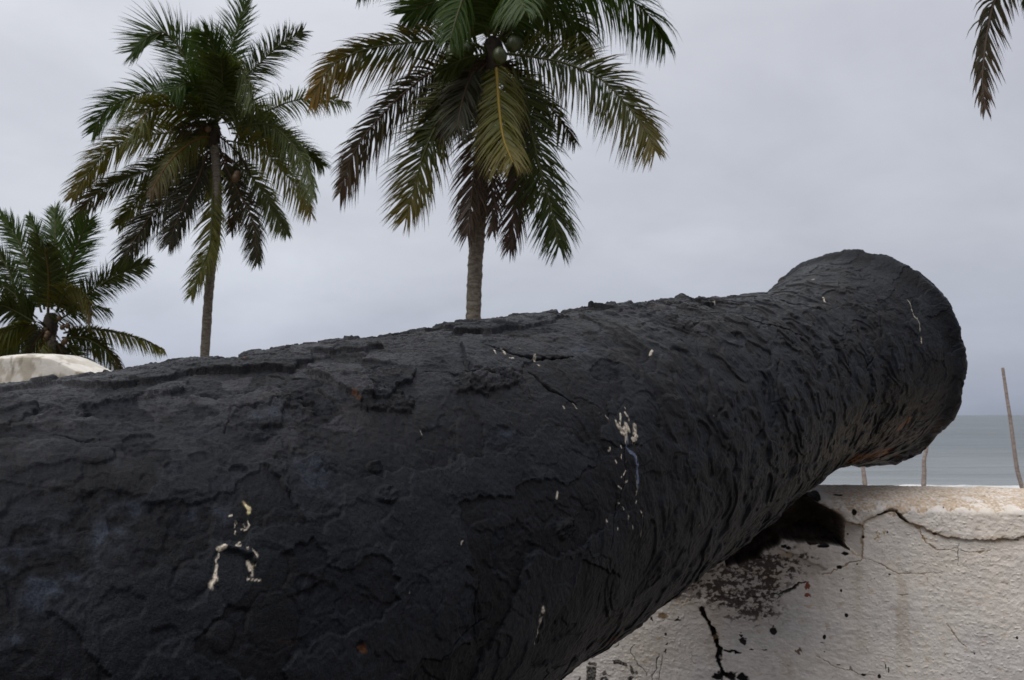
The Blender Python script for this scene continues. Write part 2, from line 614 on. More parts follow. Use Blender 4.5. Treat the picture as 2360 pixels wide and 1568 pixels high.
# lumps and wrinkles running round the barrel
lw = P0 * 21 + 0.5 * wa
l1 = 1 - 2 * np.abs(fbm(lw, 2))
l2 = fbm(P0 * 34 + 0.6 * wa + 4, 3, 0.42)
l3 = perlin(np.stack([S * 120, 0.18 * np.cos(T) * 60, 0.18 * np.sin(T) * 60], -1) + 0.9 * wa)
shelf = terrace(fbm((P0 + 0.008 * wa + 0.0008 * wb) * np.array([17, 14, 14]) + 44, 2, 0.45), 4.0, 0.14, 0.25)
h = h + lump * (0.0026 * l1 * (0.3 + 0.7 * sm(-.2, .3, zone_n)) + 0.0036 * l2 + 0.0080 * shelf)
h = h + flare * (0.0022 * l2 + 0.0022 * shelf)
# small pits everywhere
pit = sm(0.36, 0.52, perlin(P0 * 85 + 30)) * sm(-0.1, 0.25, zone_n + 0.2 * lump)
h = h - 0.0013 * pit * (0.4 + 0.6 * lump + 0.6 * flare)
# eaten-away muzzle edge
chip = np.clip(fbm(np.stack([0 * T, np.cos(T) * 3.2, np.sin(T) * 3.2], -1) + 6, 5, 0.65) + 0.1, 0, 1)
h = h - 0.016 * chip * sm(0.035, 0.0, S)
h = h + (0.0003 + 0.0004 * topm) * perlin(P0 * 400) + 0.00045 * perlin(P0 * 190 + 8)

# ---- placed features, given where they sit in the photograph
rust = 0.8 * sm(0.42, 0.62, fbm(PW * 14 + 50, 4) + 0.35 * sm(200, 260, deg)) * sm(0.1, 0.35, nB + 0.3)
chalk = sm(-0.05, 0.45, fbm(P0 * np.array([6, 8, 8]) + 61, 4)) * (0.35 + 0.65 * sm(-.2, .3, nB))
dirt = np.zeros(S.shape)
white = np.zeros(S.shape)
yell = np.zeros(S.shape)
blue = np.zeros(S.shape)
aux_r = np.clip(0.25 * rough_fl + 0.25 * topm, 0, 1)


def patch(x, y, ang, d0, kind, jag=1.0):
    """window of the grid round a photo point, with local metric coordinates centred on it"""
    s, t, dep = on_barrel(x, y)
    return s, t, dep


def local(s, t, rad):
    r0 = float(prof(np.array([s]))[0])
    i0, i1 = np.searchsorted(S_ROWS, [s - rad, s + rad])
    j0, j1 = np.searchsorted(T_COLS, [t - rad / r0, t + rad / r0])
    sl = (slice(max(i0, 0), i1), slice(max(j0, 0), j1))
    return sl, S[sl] - s, (T[sl] - t) * r0


# scabs: (x, y, half-length along the barrel, half-height round it [photo units], depth mm, kind)
SCABS = [(400, 1080, 27, 24, -2.2, 'pit'), (455, 1055, 28, 18, -2.0, 'pit'), (550, 1085, 22, 17, -3.0, 'knob'),
         (435, 1195, 68, 52, -1.8, 'pit'), (520, 1140, 34, 38, -1.6, 'pit'), (318, 1168, 34, 32, -1.9, 'pit'),
         (728, 1125, 72, 108, -2.3, 'pit'), (640, 950, 125, 45, -2.4, 'pit'), (720, 935, 50, 60, -2.2, 'pit'),
         (885, 1142, 32, 20, 2.4, 'knob'), (1035, 1168, 19, 24, -1.5, 'pit'), (548, 1335, 62, 66, 3.0, 'disc'),
         (440, 1345, 58, 55, -2.4, 'pit'), (452, 1330, 42, 40, 2.8, 'disc'), (620, 1435, 58, 60, 2.4, 'disc'),
         (615, 1310, 48, 48, 1.8, 'disc'), (748, 1390, 46, 48, -2.2, 'pit'), (712, 1355, 30, 30, -2.0, 'pit'),
         (508, 1468, 32, 34, 4.0, 'disc'), (378, 1478, 38, 34, -3.0, 'pit'), (828, 1495, 15, 15, -4.0, 'pit'),
         (215, 1052, 42, 26, 2.2, 'disc'), (120, 1190, 120, 70, -1.8, 'pit'), (90, 1330, 95, 110, -1.8, 'pit'),
         (250, 1175, 70, 60, -1.6, 'pit'), (1190, 1260, 75, 55, -2.0, 'pit'), (890, 925, 85, 42, 3.0, 'knob'),
         (1160, 1010, 60, 30, -1.5, 'pit'), (1080, 1400, 40, 70, -1.8, 'pit'), (1400, 860, 60, 30, -2.5, 'pit'),
         (1130, 880, 110, 35, 2.6, 'knob'), (325, 1030, 32, 24, -1.8, 'pit'), (610, 1010, 30, 16, -1.2, 'pit'),
         (860, 1080, 20, 14, 2.0, 'knob'), (820, 1050, 16, 12, -1.8, 'pit'), (1310, 1215, 40, 26, 2.2, 'knob'),
         (70, 990, 80, 26, -2.0, 'pit'), (160, 950, 60, 16, 2.4, 'knob'), (300, 905, 120, 14, 2.2, 'knob'),
         (950, 1350, 30, 26, -1.2, 'pit'), (330, 1290, 40, 30, -1.4, 'pit'), (700, 1490, 40, 22, -1.6, 'pit')]
for (x, y, a, b, dmm, kind) in SCABS:
    s, t, dep = on_barrel(x, y)
    k = dep / FPX
    A, B = a * k * 1.1, b * k * 1.05
    sl, ds, dt = local(s, t, 1.7 * max(A, B))
    wv = 0.24 * wa[sl][..., 0] + 0.14 * wb[sl][..., 1] + 0.16 * perlin(P0[sl] * 60 + x) + 0.09 * perlin(P0[sl] * 260 + y)
    rr = np.sqrt((ds / A) ** 2 + (dt / B) ** 2) + wv * (0.7 if kind == 'disc' else 1.25)
    d = dmm * 0.001
    edge = 0.0014 / min(A, B)
    if kind == 'pit':
        m = sm(1 + edge * .5, 1 - edge * 1.6, rr)
        lip = np.exp(-((rr - 1.03) / 0.05) ** 2) * 0.0002
        inner = 0.0009 * fbm(P0[sl] * 110, 3) + 0.0011 * terrace(nB[sl], 3.0, 0.08) + 0.0005 * terrace(nC[sl], 2.2, 0.15)
        h[sl] = h[sl] + m * (0.72 * d * (0.75 + 0.25 * sm(0.3, 1, rr)) + inner) + lip
        aux_r[sl] = np.maximum(aux_r[sl], m)
        chalk[sl] = np.maximum(chalk[sl], 0.55 * m * sm(0.0, 0.5, nB[sl] + 0.2))
    elif kind == 'disc':
        m = sm(1 + edge, 1 - edge, rr)
        flat = h[sl] * (1 - 0.7 * m)
        h[sl] = flat + 0.75 * m * d * (0.75 + 0.25 * sm(1, 0.5, rr)) - np.exp(-((rr - 1.10) / 0.05) ** 2) * 0.0007
        aux_r[sl] *= (1 - 0.8 * m)
    else:
        m = sm(1.0, 0.8, rr)
        h[sl] = h[sl] + m * (d + 0.003 * terrace(nC[sl], 3, 0.15) + 0.0025 * terrace(nB[sl], 3, 0.1))
        aux_r[sl] = np.maximum(aux_r[sl], 0.5 * m)

# cracks and long flake edges
CRACKS = [([(2010, 815), (1998, 850), (2010, 900), (1985, 960)], 3.0, 4.0),
          ([(1940, 790), (1960, 850), (1955, 900)], 2.0, 3.0),
          ([(1215, 860), (1250, 880), (1280, 900), (1330, 930)], 3, 5.0),
          ([(1120, 800), (1160, 812), (1200, 822), (1250, 828), (1320, 822)], 4.5, 7.0),
          ([(980, 850), (1040, 860), (1110, 862), (1190, 880)], 2.5, 3.5),
          ([(510, 1000), (530, 940), (600, 935), (650, 915), (700, 915), (740, 940)], 2, 2.5),
          ([(1095, 1340), (1100, 1400), (1098, 1480)], 2, 3.0), ([(1000, 1530), (1060, 1470), (1130, 1420)], 2, 3.0),
          ([(1430, 1000), (1437, 1060), (1432, 1130), (1415, 1200), (1400, 1260)], 2, 3.5),
          ([(1600, 720), (1700, 735), (1790, 760), (1850, 775)], 3, 4.0), ([(1780, 690), (1880, 715), (1900, 722)], 3, 4),
          ([(620, 860), (660, 870), (700, 868)], 3, 4), ([(130, 1000), (190, 1015), (240, 1010)], 2, 3)]
for pts, wpx, dmm in CRACKS:
    q = [on_barrel(*p) for p in pts]
    k = q[0][2] / FPX
    smin, smax = min(a[0] for a in q) - .02, max(a[0] for a in q) + .02
    tmin, tmax = min(a[1] for a in q) - .12, max(a[1] for a in q) + .12
    i0, i1 = np.searchsorted(S_ROWS, [smin, smax])
    j0, j1 = np.searchsorted(T_COLS, [tmin, tmax])
    sl = (slice(i0, i1), slice(j0, j1))
    xx = S[sl] + 0.003 * wb[sl][..., 0] + 0.003 * wa[sl][..., 0]
    yy = T[sl] * 0.18 + 0.003 * wb[sl][..., 1] + 0.003 * wa[sl][..., 1]
    dd, par = seg_dist(xx, yy, [(a[0], a[1] * 0.18) for a in q])
    wd = wpx * k * (0.35 + 0.9 * np.sin(np.pi * np.clip(par, 0.02, 0.98)))
    h[sl] = h[sl] - dmm * 0.001 * sm(wd * 1.3, wd * 0.3, dd)

# the arched weld of thick paint, droppings, scrapes and rust spots
def mark_line(pts, wpx, arr, val, jag=1.0, lift=0.0, breakup=0.0):
    q = [on_barrel(*p) for p in pts]
    k = q[0][2] / FPX
    pad = wpx * k * 3 + 0.004
    i0, i1 = np.searchsorted(S_ROWS, [min(a[0] for a in q) - pad, max(a[0] for a in q) + pad])
    j0, j1 = np.searchsorted(T_COLS, [min(a[1] for a in q) - pad * 6, max(a[1] for a in q) + pad * 6])
    sl = (slice(i0, i1), slice(j0, j1))
    jag = jag * (0.55 if arr is white else 1.0)
    xx = S[sl] + jag * 0.0016 * wb[sl][..., 0]
    yy = (T[sl] + jag * 0.0016 / .18 * wb[sl][..., 1]) * 0.18
    if len(q) == 1:
        dd = np.hypot(xx - q[0][0], yy - q[0][1] * 0.18)
    else:
        dd, _ = seg_dist(xx, yy, [(a[0], a[1] * 0.18) for a in q])
    m = sm(wpx * k * 1.2 + 0.0002, wpx * k * 0.6, dd)
    if arr is white:
        breakup = max(breakup, 0.12)
    if breakup:
        m = m * sm(breakup - 0.15, breakup + 0.05, fbm(P0[sl] * 260, 2) + 0.35)
    if arr is not None:
        arr[sl] = np.maximum(arr[sl], val * m)
    h[sl] = h[sl] + lift * 0.001 * sm(wpx * k * 1.3, 0, dd)


def dz(zs, ox, oy, k):
    return [(ox + a * k, oy + b * k) for a, b in zs]


A6 = (403.2, 1094.4, 0.1837)
mark_line(dz([(560, 940), (750, 945), (870, 985), (970, 1030), (950, 1110)], *A6), 8, None, 0, 0.6, 4.0)
for pts, wpx, br in [([(575, 920), (535, 965)], 4.2, .2), ([(525, 1010), (500, 1080)], 2.0, .3), ([(488, 1140), (480, 1260)], 2.2, .1),
                     ([(480, 1290), (462, 1340), (452, 1390), (460, 1405)], 4.5, 0), ([(440, 1390), (475, 1410)], 3.5, 0),
                     ([(730, 928), (790, 925)], 2, .2), ([(830, 950), (900, 975), (980, 1005), (985, 1050)], 2.6, .33),
                     ([(925, 1100), (935, 1200), (950, 1235)], 5.5, .2), ([(965, 1100), (970, 1150)], 2.5, .3),
                     ([(860, 1340), (885, 1332)], 2.4, .15), ([(905, 1322), (930, 1316)], 1.2, .25), ([(995, 1335), (1015, 1332)], 1.2, .1),
                     ([(780, 590), (775, 740)], 0.9, .3), ([(720, 595), (780, 600)], 0.9, .3),
                     ([(800, 705), (880, 690), (910, 640), (905, 590)], 1.3, .3), ([(830, 650), (850, 665)], 1, 0),
                     ([(765, 905), (795, 870)], 1.2, .1), ([(660, 515), (700, 520)], 1, .3)]:
    mark_line(dz(pts, *A6), wpx, white, 1.0, 0.8, 0.5, br)
mark_line(dz([(850, 390), (890, 430), (910, 470)], *A6), 6, yell, 1.0, 1.5, 0, .35)
mark_line(dz([(950, 1110), (945, 1200)], *A6), 4.5, yell, .5, 1, 0, .4)
A7 = (1324.8, 921.6, 0.2021)
for pts, wpx, br in [([(500, 185), (500, 300)], 3.0, .1), ([(430, 265), (470, 320), (520, 360)], 5.0, .1), ([(545, 300), (570, 360)], 6.0, .1),
                     ([(510, 380), (540, 430), (543, 495)], 4.0, .15), ([(545, 340), (530, 400)], 7.0, .1), ([(550, 165), (572, 245)], 2.8, .15),
                     ([(650, 320), (655, 390), (660, 440)], 6.0, .12), ([(675, 430), (640, 470), (655, 490)], 5.0, .15),
                     ([(385, 545), (380, 580)], 3, .3), ([(460, 695), (463, 715)], 1.8, .1), ([(572, 1335), (577, 1365)], 2.2, .1),
                     ([(355, 1370), (345, 1395)], 1.8, .2), ([(540, 95), (540, 110)], 1.2, 0), ([(512, 530), (516, 550)], 1.4, 0),
                     ([(515, 640), (514, 680)], 1.3, .2), ([(545, 825), (535, 845)], 1.3, 0), ([(500, 880), (508, 885)], 1.4, 0),
                     ([(570, 930), (570, 945)], 1.2, 0), ([(490, 985), (505, 1010)], 1.2, .2), ([(475, 1155), (490, 1170)], 1.6, 0),
                     ([(665, 1060), (672, 1095)], 1.6, .1), ([(530, 1230), (540, 1250)], 1.3, .2), ([(620, 1420), (630, 1470)], 1.3, .2),
                     ([(680, 1150), (675, 1180)], 1.0, 0), ([(715, 1260), (735, 1345)], 1.2, .3), ([(715, 1470), (715, 1550)], 1.0, .35),
                     ([(820, 620), (822, 624)], 1.2, 0), ([(250, 160), (300, 180), (365, 210)], 1.5, .42)]:
    mark_line(dz(pts, *A7), wpx, white, 0.85, 1.3, 0.6, br)
mark_line(dz([(560, 440), (585, 540), (650, 630), (680, 740), (682, 900), (690, 1005)], *A7), 4.6, blue, 0.8, 1.2, 0, .12)
mark_line(dz([(655, 620), (680, 740)], *A7), 3, white, .5, 1.2, 0, .5)
mark_line(dz([(660, 880), (672, 960), (665, 1080)], *A7), 3, white, .35, 1.2, 0, .45)
for pts, wpx, br in [([(1246, 1405), (1243, 1425)], 6, .35), ([(1240, 1430), (1226, 1482)], 1.6, .3), ([(1062, 1238), (1061, 1254)], 1.2, 0),
                     ([(1282, 1135), (1280, 1146)], 2.6, .1), ([(968, 1000), (969, 1001)], 2.0, 0), ([(943, 1363), (941, 1366)], 1.4, 0),
                     ([(2090, 692), (2100, 715), (2110, 745), (2114, 765)], 1.0, .22), ([(2117, 780), (2119, 792)], 1.8, 0),
                     ([(1156, 808), (1160, 818)], 3.5, .2), ([(1185, 800), (1200, 806)], 2.0, .3), ([(1235, 820), (1230, 832)], 4.0, .35),
                     ([(1170, 825), (1180, 828)], 2, .3), ([(1135, 812), (1140, 822)], 2, .3), ([(1233, 838), (1245, 842)], 2, .3),
                     ([(1298, 935), (1302, 941)], 2, .1), ([(1323, 930), (1327, 944)], 1.6, .2), ([(1640, 700), (1646, 701)], 1.5, .1),
                     ([(1500, 814), (1496, 822)], 2.5, .15), ([(1441, 1190), (1443, 1200)], 1.6, .1), ([(1870, 648), (1876, 646)], 1.6, .1),
                     ([(1895, 690), (1902, 697)], 2, .2)]:
    mark_line(pts, wpx, white, 0.85, 1.0, 0.4, br)
for pts, wpx, v in [([(820, 905), (824, 920)], 5, .75), ([(826, 1497), (832, 1492)], 8, .8), ([(2070, 985), (2092, 968)], 13, 1.0),
                    ([(1960, 1060), (2000, 1050), (2040, 1040)], 28, 1.0), ([(1395, 1482), (1430, 1455)], 9, .8),
                    ([(640, 1480), (672, 1478)], 6, .35), ([(562, 828), (568, 829)], 3, 1), ([(1560, 1010), (1575, 1040)], 5, .35),
                    ([(880, 860), (960, 862)], 5, .3), ([(600, 920), (660, 905)], 7, .25), ([(390, 832), (395, 834)], 2, .7)]:
    mark_line(pts, wpx, rust, v, 2.0, 0, .22)
# fine spatter of droppings over the flank
spk = perlin(P0 * 230 + 77)
white = np.maximum(white, 0.8 * sm(0.80, 0.86, spk) * sm(0.0, 0.25, perlin(P0 * 9 + 12) - 0.05))

V = barrel_pt(S, T, h.astype(np.float64))
# muzzle face and bore close the front (seen only from beyond)
base = np.array([0.0070, 0.0075, 0.0096])
Cc = np.repeat(base[None, None], S.shape[0], 0).repeat(S.shape[1], 1)


def blend(c, m):
    global Cc
    m = np.clip(m, 0, 1)[..., None]
    Cc = Cc * (1 - m) + np.array(c) * m


blend((0.015, 0.019, 0.029), 0.5 * chalk)
CHALKY = np.zeros(S.shape)
for (x, y, a, b) in [(255, 1275, 55, 95), (90, 1330, 95, 120), (130, 1220, 90, 60), (728, 1110, 60, 85), (640, 950, 105, 34), (1165, 1000, 30, 18),
                     (470, 1190, 70, 40), (1020, 970, 60, 14), (300, 1170, 40, 40), (1700, 790, 60, 24), (40, 1480, 60, 60), (1330, 800, 90, 30)]:
    s_, t_, dep = on_barrel(x, y)
    k = dep / FPX
    sl, ds, dt = local(s_, t_, 1.6 * max(a, b) * k)
    rr = np.sqrt((ds / (a * k)) ** 2 + (dt / (b * k)) ** 2)
    CHALKY[sl] = np.maximum(CHALKY[sl], sm(1.25, 0.3, rr + 0.4 * wa[sl][..., 2]))
blend((0.033, 0.041, 0.060), 0.58 * CHALKY * sm(-0.25, 0.45, nB + 0.5 * wb[..., 0]))
blend((0.0062, 0.0060, 0.0060), 0.6 * lump * sm(-.1, .3, l2))
blend((0.046, 0.047, 0.053), 0.55 * sm(0.2, 0.9, v2) * topm)  # grey flakes, lifted so the colour also carries the sky sheen on top
blend((0.015, 0.017, 0.022), 0.5 * flank * sm(0.62, 0.66, v1))
blend((0.042, 0.019, 0.009), 0.55 * rust)
blend((0.15, 0.058, 0.018), 0.8 * sm(0.6, 1.0, rust))
blend((0.12, 0.15, 0.24), 0.8 * blue)
blend((0.52, 0.44, 0.26), yell)
blend((0.46, 0.41, 0.34), white * (0.75 + 0.25 * sm(-.3, .3, nC)))
aux = np.stack([np.clip(aux_r + white, 0, 1), rust, white], -1)

cannon = thing('cannon', 'big flaking black iron cannon lying across the white parapet, muzzle flared to the right', 'cannon', tuple(barrel_pt(np.array([1.4]), np.array([-math.pi / 2]))[0]))
nr, nc = S.shape
FACES = grid_faces(nr, nc, True)
i_split = int(np.searchsorted(S_ROWS, 0.30))
fl = np.arange(nr - 1)
row_of = np.repeat(fl, nc)


def sub_mesh(name, fmask, V, F, cols, mat, parent):
    Fs = F[fmask]
    used, inv = np.unique(Fs.ravel(), return_inverse=True)
    return mesh_obj(name, V.reshape(-1, 3)[used], inv.reshape(Fs.shape), mat, parent,
                    {k: a.reshape(-1, a.shape[-1])[used] for k, a in cols.items()})


COLS = {'Col': Cc, 'Aux': aux}
sub_mesh('barrel', row_of >= i_split, V, FACES, COLS, M_IRON, cannon)
muz = sub_mesh('muzzle_swell', row_of < i_split, V, FACES, COLS, M_IRON, cannon)
# muzzle face ring and bore
ring = V[0]
cen = GC
rows = []
for dep, f in ((0.0, 1.0), (0.006 * -1, 0.93), (-0.004, 0.52), (0.004, 0.46), (0.5, 0.45), (0.5, 0.001)):
    rows.append(cen + (ring - cen) * f - GA * dep)
rows = np.array(rows)
cf = np.full((len(rows), nc, 3), 1.0) * base
mesh_obj('bore', rows, grid_faces(len(rows), nc, True)[:, ::-1], M_IRON, cannon,
         {'Col': cf.reshape(-1, 3), 'Aux': np.full((len(rows) * nc, 3), 0.6)})

# ------------------------------------------------------------------ front parapet under the gun
WD = np.array([math.cos(math.radians(9)), -math.sin(math.radians(9)), 0.0])   # along the wall
WN = np.array([WD[1], -WD[0], 0.0])                                           # towards the camera
WP = at(1950, 1250, 1.63)
WTOP = 0.0


def on_wall(x, y):
    d = ray(x, y)
    k = ((WP - EYE) @ WN) / (d @ WN)
    p = EYE + d * k - WP
    return float(p @ WD), float(EYE[2] + d[2] * k)


ux0 = on_wall(1270, 1400)[0]
ux1 = on_wall(2420, 1300)[0]
UU = np.concatenate([-np.geomspace(2.6, -ux0 + 0.02, 34), np.linspace(ux0, ux1, 880), np.geomspace(ux1 + 0.01, 4.6, 40)])
CREST_Z = at(1950, 1118, 1.80)[2]
z_lo = on_wall(1290, 1640)[1]
RC = 0.17                                     # radius of the rounded coping
zf = CREST_Z - 0.030                            # where the face starts to round over
# profile rows: (offset towards the back, z)
rows_p = [(0.0, z) for z in np.linspace(-5.2, 0.0, 4)] + [(0.0, z) for z in np.linspace(0.1, z_lo - 0.01, 24)] \
    + [(0.0, z) for z in np.linspace(z_lo, zf, 400)]
for a in np.linspace(0, math.pi / 2, 70)[1:]:
    rows_p.append((RC * (1 - math.cos(a)), zf + 0.030 * math.sin(a)))
for f in np.linspace(0.02, 1, 14):
    rows_p.append((RC + 0.30 * f, CREST_Z - 0.10 * f ** 1.5))
for z in np.linspace(CREST_Z - 0.12, -5.2, 8):
    rows_p.append((RC + 0.30 + 0.02, z))
RP = np.array(rows_p)
U = np.repeat(UU[None], len(RP), 0)
OFF = np.repeat(RP[:, :1], len(UU), 1)
ZZ = np.repeat(RP[:, 1:], len(UU), 1)
top_wave = 0.006 * fbm(np.stack([U * 3, 0 * U, 0 * U], -1) + 4, 3) - 0.006 * sm(0.08, 0.45, U)
ZZ = ZZ + top_wave * sm(zf - 0.25, zf, ZZ)
PQ = np.stack([U, OFF, ZZ], -1).astype(np.float32)
front = OFF < RC * 1.2
# photo-derived wall coordinates of features
Z8 = lambda a, b: on_wall(1728 + a * .3387, 1036.8 + b * .3387)
Z9 = lambda a, b: on_wall(1267.2 + a * .2441, 1209.6 + b * .2441)
K8 = 0.3387 * 1.66 / FPX
K9 = 0.2441 * 1.68 / FPX
jw = np.stack([perlin(PQ * 60), perlin(PQ * 60 + 31)], -1)
jv = np.stack([perlin(PQ * 210), perlin(PQ * 210 + 31)], -1)
XW = U + 0.0035 * jw[..., 0] + 0.0016 * jv[..., 0]
YW = ZZ + OFF * 0.3 + 0.0035 * jw[..., 1] + 0.0016 * jv[..., 1]
XS = U + 0.0012 * jv[..., 0]
YS = ZZ + OFF * 0.3 + 0.0012 * jv[..., 1]

d = np.zeros(U.shape)                            # relief towards the camera
cav_poly = [Z8(*p) for p in [(436, 300), (480, 352), (540, 400), (620, 450), (650, 490), (650, 640), (676, 682), (600, 655), (470, 640),
                             (380, 634), (300, 628), (220, 615), (200, 650), (100, 690), (60, 740), (-20, 765), (-160, 800),
                             (-190, 600), (-100, 350), (300, 200), (430, 245)]]
cav = poly_sd(0.6 * XS + 0.4 * XW, 0.6 * YS + 0.4 * YW, cav_poly)
cavm = sm(-0.0012, 0.0022, cav) * (OFF < RC + 0.05)
cop_line = [Z8(*p) for p in [(470, 330), (540, 395), (620, 448), (655, 492), (700, 504), (762, 512), (800, 472), (870, 445), (960, 405), (990, 402),
                             (1040, 470), (1160, 520), (1250, 570), (1400, 600), (1560, 612), (1700, 606), (1864, 598), (2100, 600), (2600, 612)]]
cop_line += [(cop_line[-1][0] + 4.5, cop_line[-1][1])]
cop_poly = cop_line + [(cop_line[-1][0], CREST_Z + 1), (cop_line[0][0], CREST_Z + 1)]
cop = poly_sd(XW, YW, cop_poly)
copm = sm(-0.0008, 0.0008, cop) * front
thick = 0.0042 * (0.55 + 0.45 * sm(0.0, 0.10, U))
d += copm * thick
# brushed limewash: horizontal drag marks, grit and blisters
drag = fbm(np.stack([U * 42, OFF * 60, ZZ * 120 + U * 18], -1), 4, 0.55)
grit = perlin(PQ * 270 + 8)
grit2 = perlin(PQ * 150 + 21)
grainy = 0.5 + 0.5 * sm(-0.2, 0.25, fbm(PQ * 7 + 13, 3))
d += 0.0010 * fbm(PQ * 120 + 61, 3) + 0.0008 * drag + grainy * (0.0009 * sm(0.30, 0.62, grit) + 0.0009 * sm(0.38, 0.65, grit2)) + 0.0035 * fbm(PQ * 9 + 2, 3)
d += copm * 0.0012 * fbm(PQ * 75 + 40, 3)
# cavity: deep, rough, not through the wall
cavd = cavm * (0.085 + 0.05 * sm(0, 0.03, cav) + 0.02 * fbm(PQ * 34, 4) + 0.012 * terrace(fbm(PQ * 18 + 4, 3), 3, .2))
# reveal beside the cavity
rev_poly = [Z8(*p) for p in [(652, 492), (768, 512), (766, 742), (690, 682), (652, 640)]]
rev = poly_sd(XS, YS, rev_poly)
revm = sm(-0.0008, 0.0012, rev) * front
ru = (U - rev_poly[0][0]) / (rev_poly[1][0] - rev_poly[0][0])
d -= revm * (0.004 + 0.016 * np.clip(1 - ru, 0, 1))
# mouldy, broken lower lip under the gun
mold_poly = [Z9(*p) for p in [(1500, 300), (1900, 100), (2400, 130), (2700, 300), (2640, 420), (2360, 580), (2290, 640), (2270, 760), (2150, 1040), (1950, 990), (1600, 960),
                              (1440, 820), (1150, 740), (1050, 640), (1200, 420)]]
mold_sd = poly_sd(XW, YW, mold_poly)
moldz = sm(-0.012, 0.03, mold_sd) * front
lip_poly = [Z9(*p) for p in [(1250, 640), (1500, 450), (1900, 100), (2620, 420), (2360, 575), (2250, 625), (2110, 660), (1800, 690), (1450, 720)]]
lip = poly_sd(XW, YW, lip_poly)
d -= sm(-0.001, 0.003, lip) * front * 0.006
d += moldz * 0.0028 * fbm(PQ * 80 + 15, 4, 0.6)

col = np.ones(U.shape + (3,)) * np.array([0.70, 0.655, 0.615])


def cmix(c, m):
    global col
    m = np.clip(m, 0, 1)[..., None]
    col = col * (1 - m) + np.array(c) * m


tone = fbm(PQ * 6 + 70, 4)
cmix((0.52, 0.505, 0.51), 0.6 * sm(-0.05, 0.3, tone))
streak = fbm(np.stack([U * 30, OFF * 8, ZZ * 5], -1) + 140, 4)
cmix((0.50, 0.43, 0.35), 0.5 * sm(0.05, 0.35, streak) * sm(-0.2, 0.2, fbm(PQ * 5 + 8, 3)))
cmix((0.72, 0.64, 0.54), 0.45 * sm(0.0, 0.4, -tone))
cmix((0.36, 0.34, 0.33), 0.22 * sm(0.05, 0.4, -drag) * sm(-.3, .2, tone))
specks = fbm(PQ * 130 + 90, 3)
cmix((0.30, 0.24, 0.17), 0.75 * sm(0.30, 0.42, specks) * sm(-0.1, 0.3, fbm(PQ * 15 + 3, 3)))
cmix((0.48, 0.32, 0.16), 0.45 * sm(0.28, 0.45, fbm(np.stack([U * 45, OFF * 50, ZZ * 80], -1) + 29, 4)))
# bare tan render showing along the crest
tan_n = fbm(PQ * np.array([26, 26, 26]) + 55, 5, 0.6)
tz = (ZZ - (CREST_Z - 0.040) - top_wave) / 0.040
tanm = sm(-0.04, 0.05, tan_n * 0.85 + 0.62 * tz - 0.28 + 0.25 * sm(.12, .02, np.abs(U - 0.06))) * sm(-0.075, -0.055, U - 0.045) * front
grain = perlin(PQ * 240 + 2)
cmix((0.47, 0.355, 0.245), 0.85 * tanm * (0.25 + 0.75 * sm(-0.25, 0.10, grain + 0.8 * tan_n)))
cmix((0.22, 0.16, 0.10), 0.5 * tanm * sm(0.25, 0.5, perlin(PQ * 160 + 5)))
d -= 0.0012 * tanm
# patchy brown band along the coping edge
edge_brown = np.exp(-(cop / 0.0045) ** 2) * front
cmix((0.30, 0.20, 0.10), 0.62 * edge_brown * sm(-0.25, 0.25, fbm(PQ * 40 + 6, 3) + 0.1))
# mould
mn = 0.6 * fbm(PQ * np.array([36, 50, 50]) + 33, 5, 0.6) + 0.55 * fbm(PQ * np.array([130, 160, 160]) + 9, 3, 0.65)
cmix((0.42, 0.36, 0.32), 0.5 * moldz)
mdark = sm(-0.02, 0.20, mn + 0.16 * sm(0.0, 0.05, mold_sd) - 0.04 - 0.16 * sm(-0.06, 0.0, U + 0.03)) * moldz
cmix((0.042, 0.028, 0.023), 0.92 * mdark)
cmix((0.40, 0.26, 0.11), 0.55 * sm(0.05, 0.35, fbm(PQ * 22 + 101, 4)) * moldz * (1 - mdark))
d -= 0.002 * mdark


def wline(pts, half, c, strength=1.0, depth=0.0, jag=1.0, taper=True):
    global d
    xx = U + jag * 0.0022 * jw[..., 0] + jag * 0.0012 * jv[..., 0]
    yy = ZZ + OFF * 0.3 + jag * 0.0022 * jw[..., 1] + jag * 0.0012 * jv[..., 1]
    dd, par = seg_dist(xx, yy, pts)
    hw = half * ((0.35 + 0.75 * np.sin(np.pi * np.clip(par, .03, .97))) if taper else 1.0)
    m = sm(hw * 1.2 + 0.0004, hw * 0.7, dd) * front
    cmix(c, strength * m)
    d -= depth * m


BLACK = (0.006, 0.006, 0.007)
# large split running down from under the gun
wline([Z9(*p) for p in [(1425, 780), (1480, 880), (1540, 980)]], 15 * K9, (0.016, 0.012, 0.010), 1, 0.008, 2.2, False)
wline([Z9(*p) for p in [(1530, 980), (1560, 1060), (1575, 1110)]], 24 * K9, (0.014, 0.011, 0.010), 1, 0.010, 2.2, False)
wline([Z9(*p) for p in [(1535, 1085), (1600, 1050)]], 12 * K9, (0.30, 0.21, 0.10), 0.9, 0.0, 2)
wline([Z9(*p) for p in [(1575, 1110), (1595, 1180), (1600, 1250), (1598, 1330), (1620, 1390), (1660, 1430)]], 21 * K9, BLACK, 1, 0.006, 2.4, False)
wline([Z9(*p) for p in [(1610, 1178), (1700, 1195), (1805, 1216)]], 11 * K9, BLACK, 1, 0.004, 2.0)
for p, r in [((1595, 1440), 34), ((1710, 1420), 34), ((1825, 1452), 36), ((1600, 1560), 40), ((1660, 1620), 36)]:
    wline([Z9(p[0] - 16, p[1] - 6), Z9(p[0] + 16, p[1] + 8)], r * K9, BLACK, 1, 0.003, 2.6, False)
wline([Z9(*p) for p in [(2110, 662), (2180, 645), (2250, 622), (2320, 585), (2400, 545)]], 11 * K9, (0.03, 0.022, 0.018), .95, 0.006, 2)
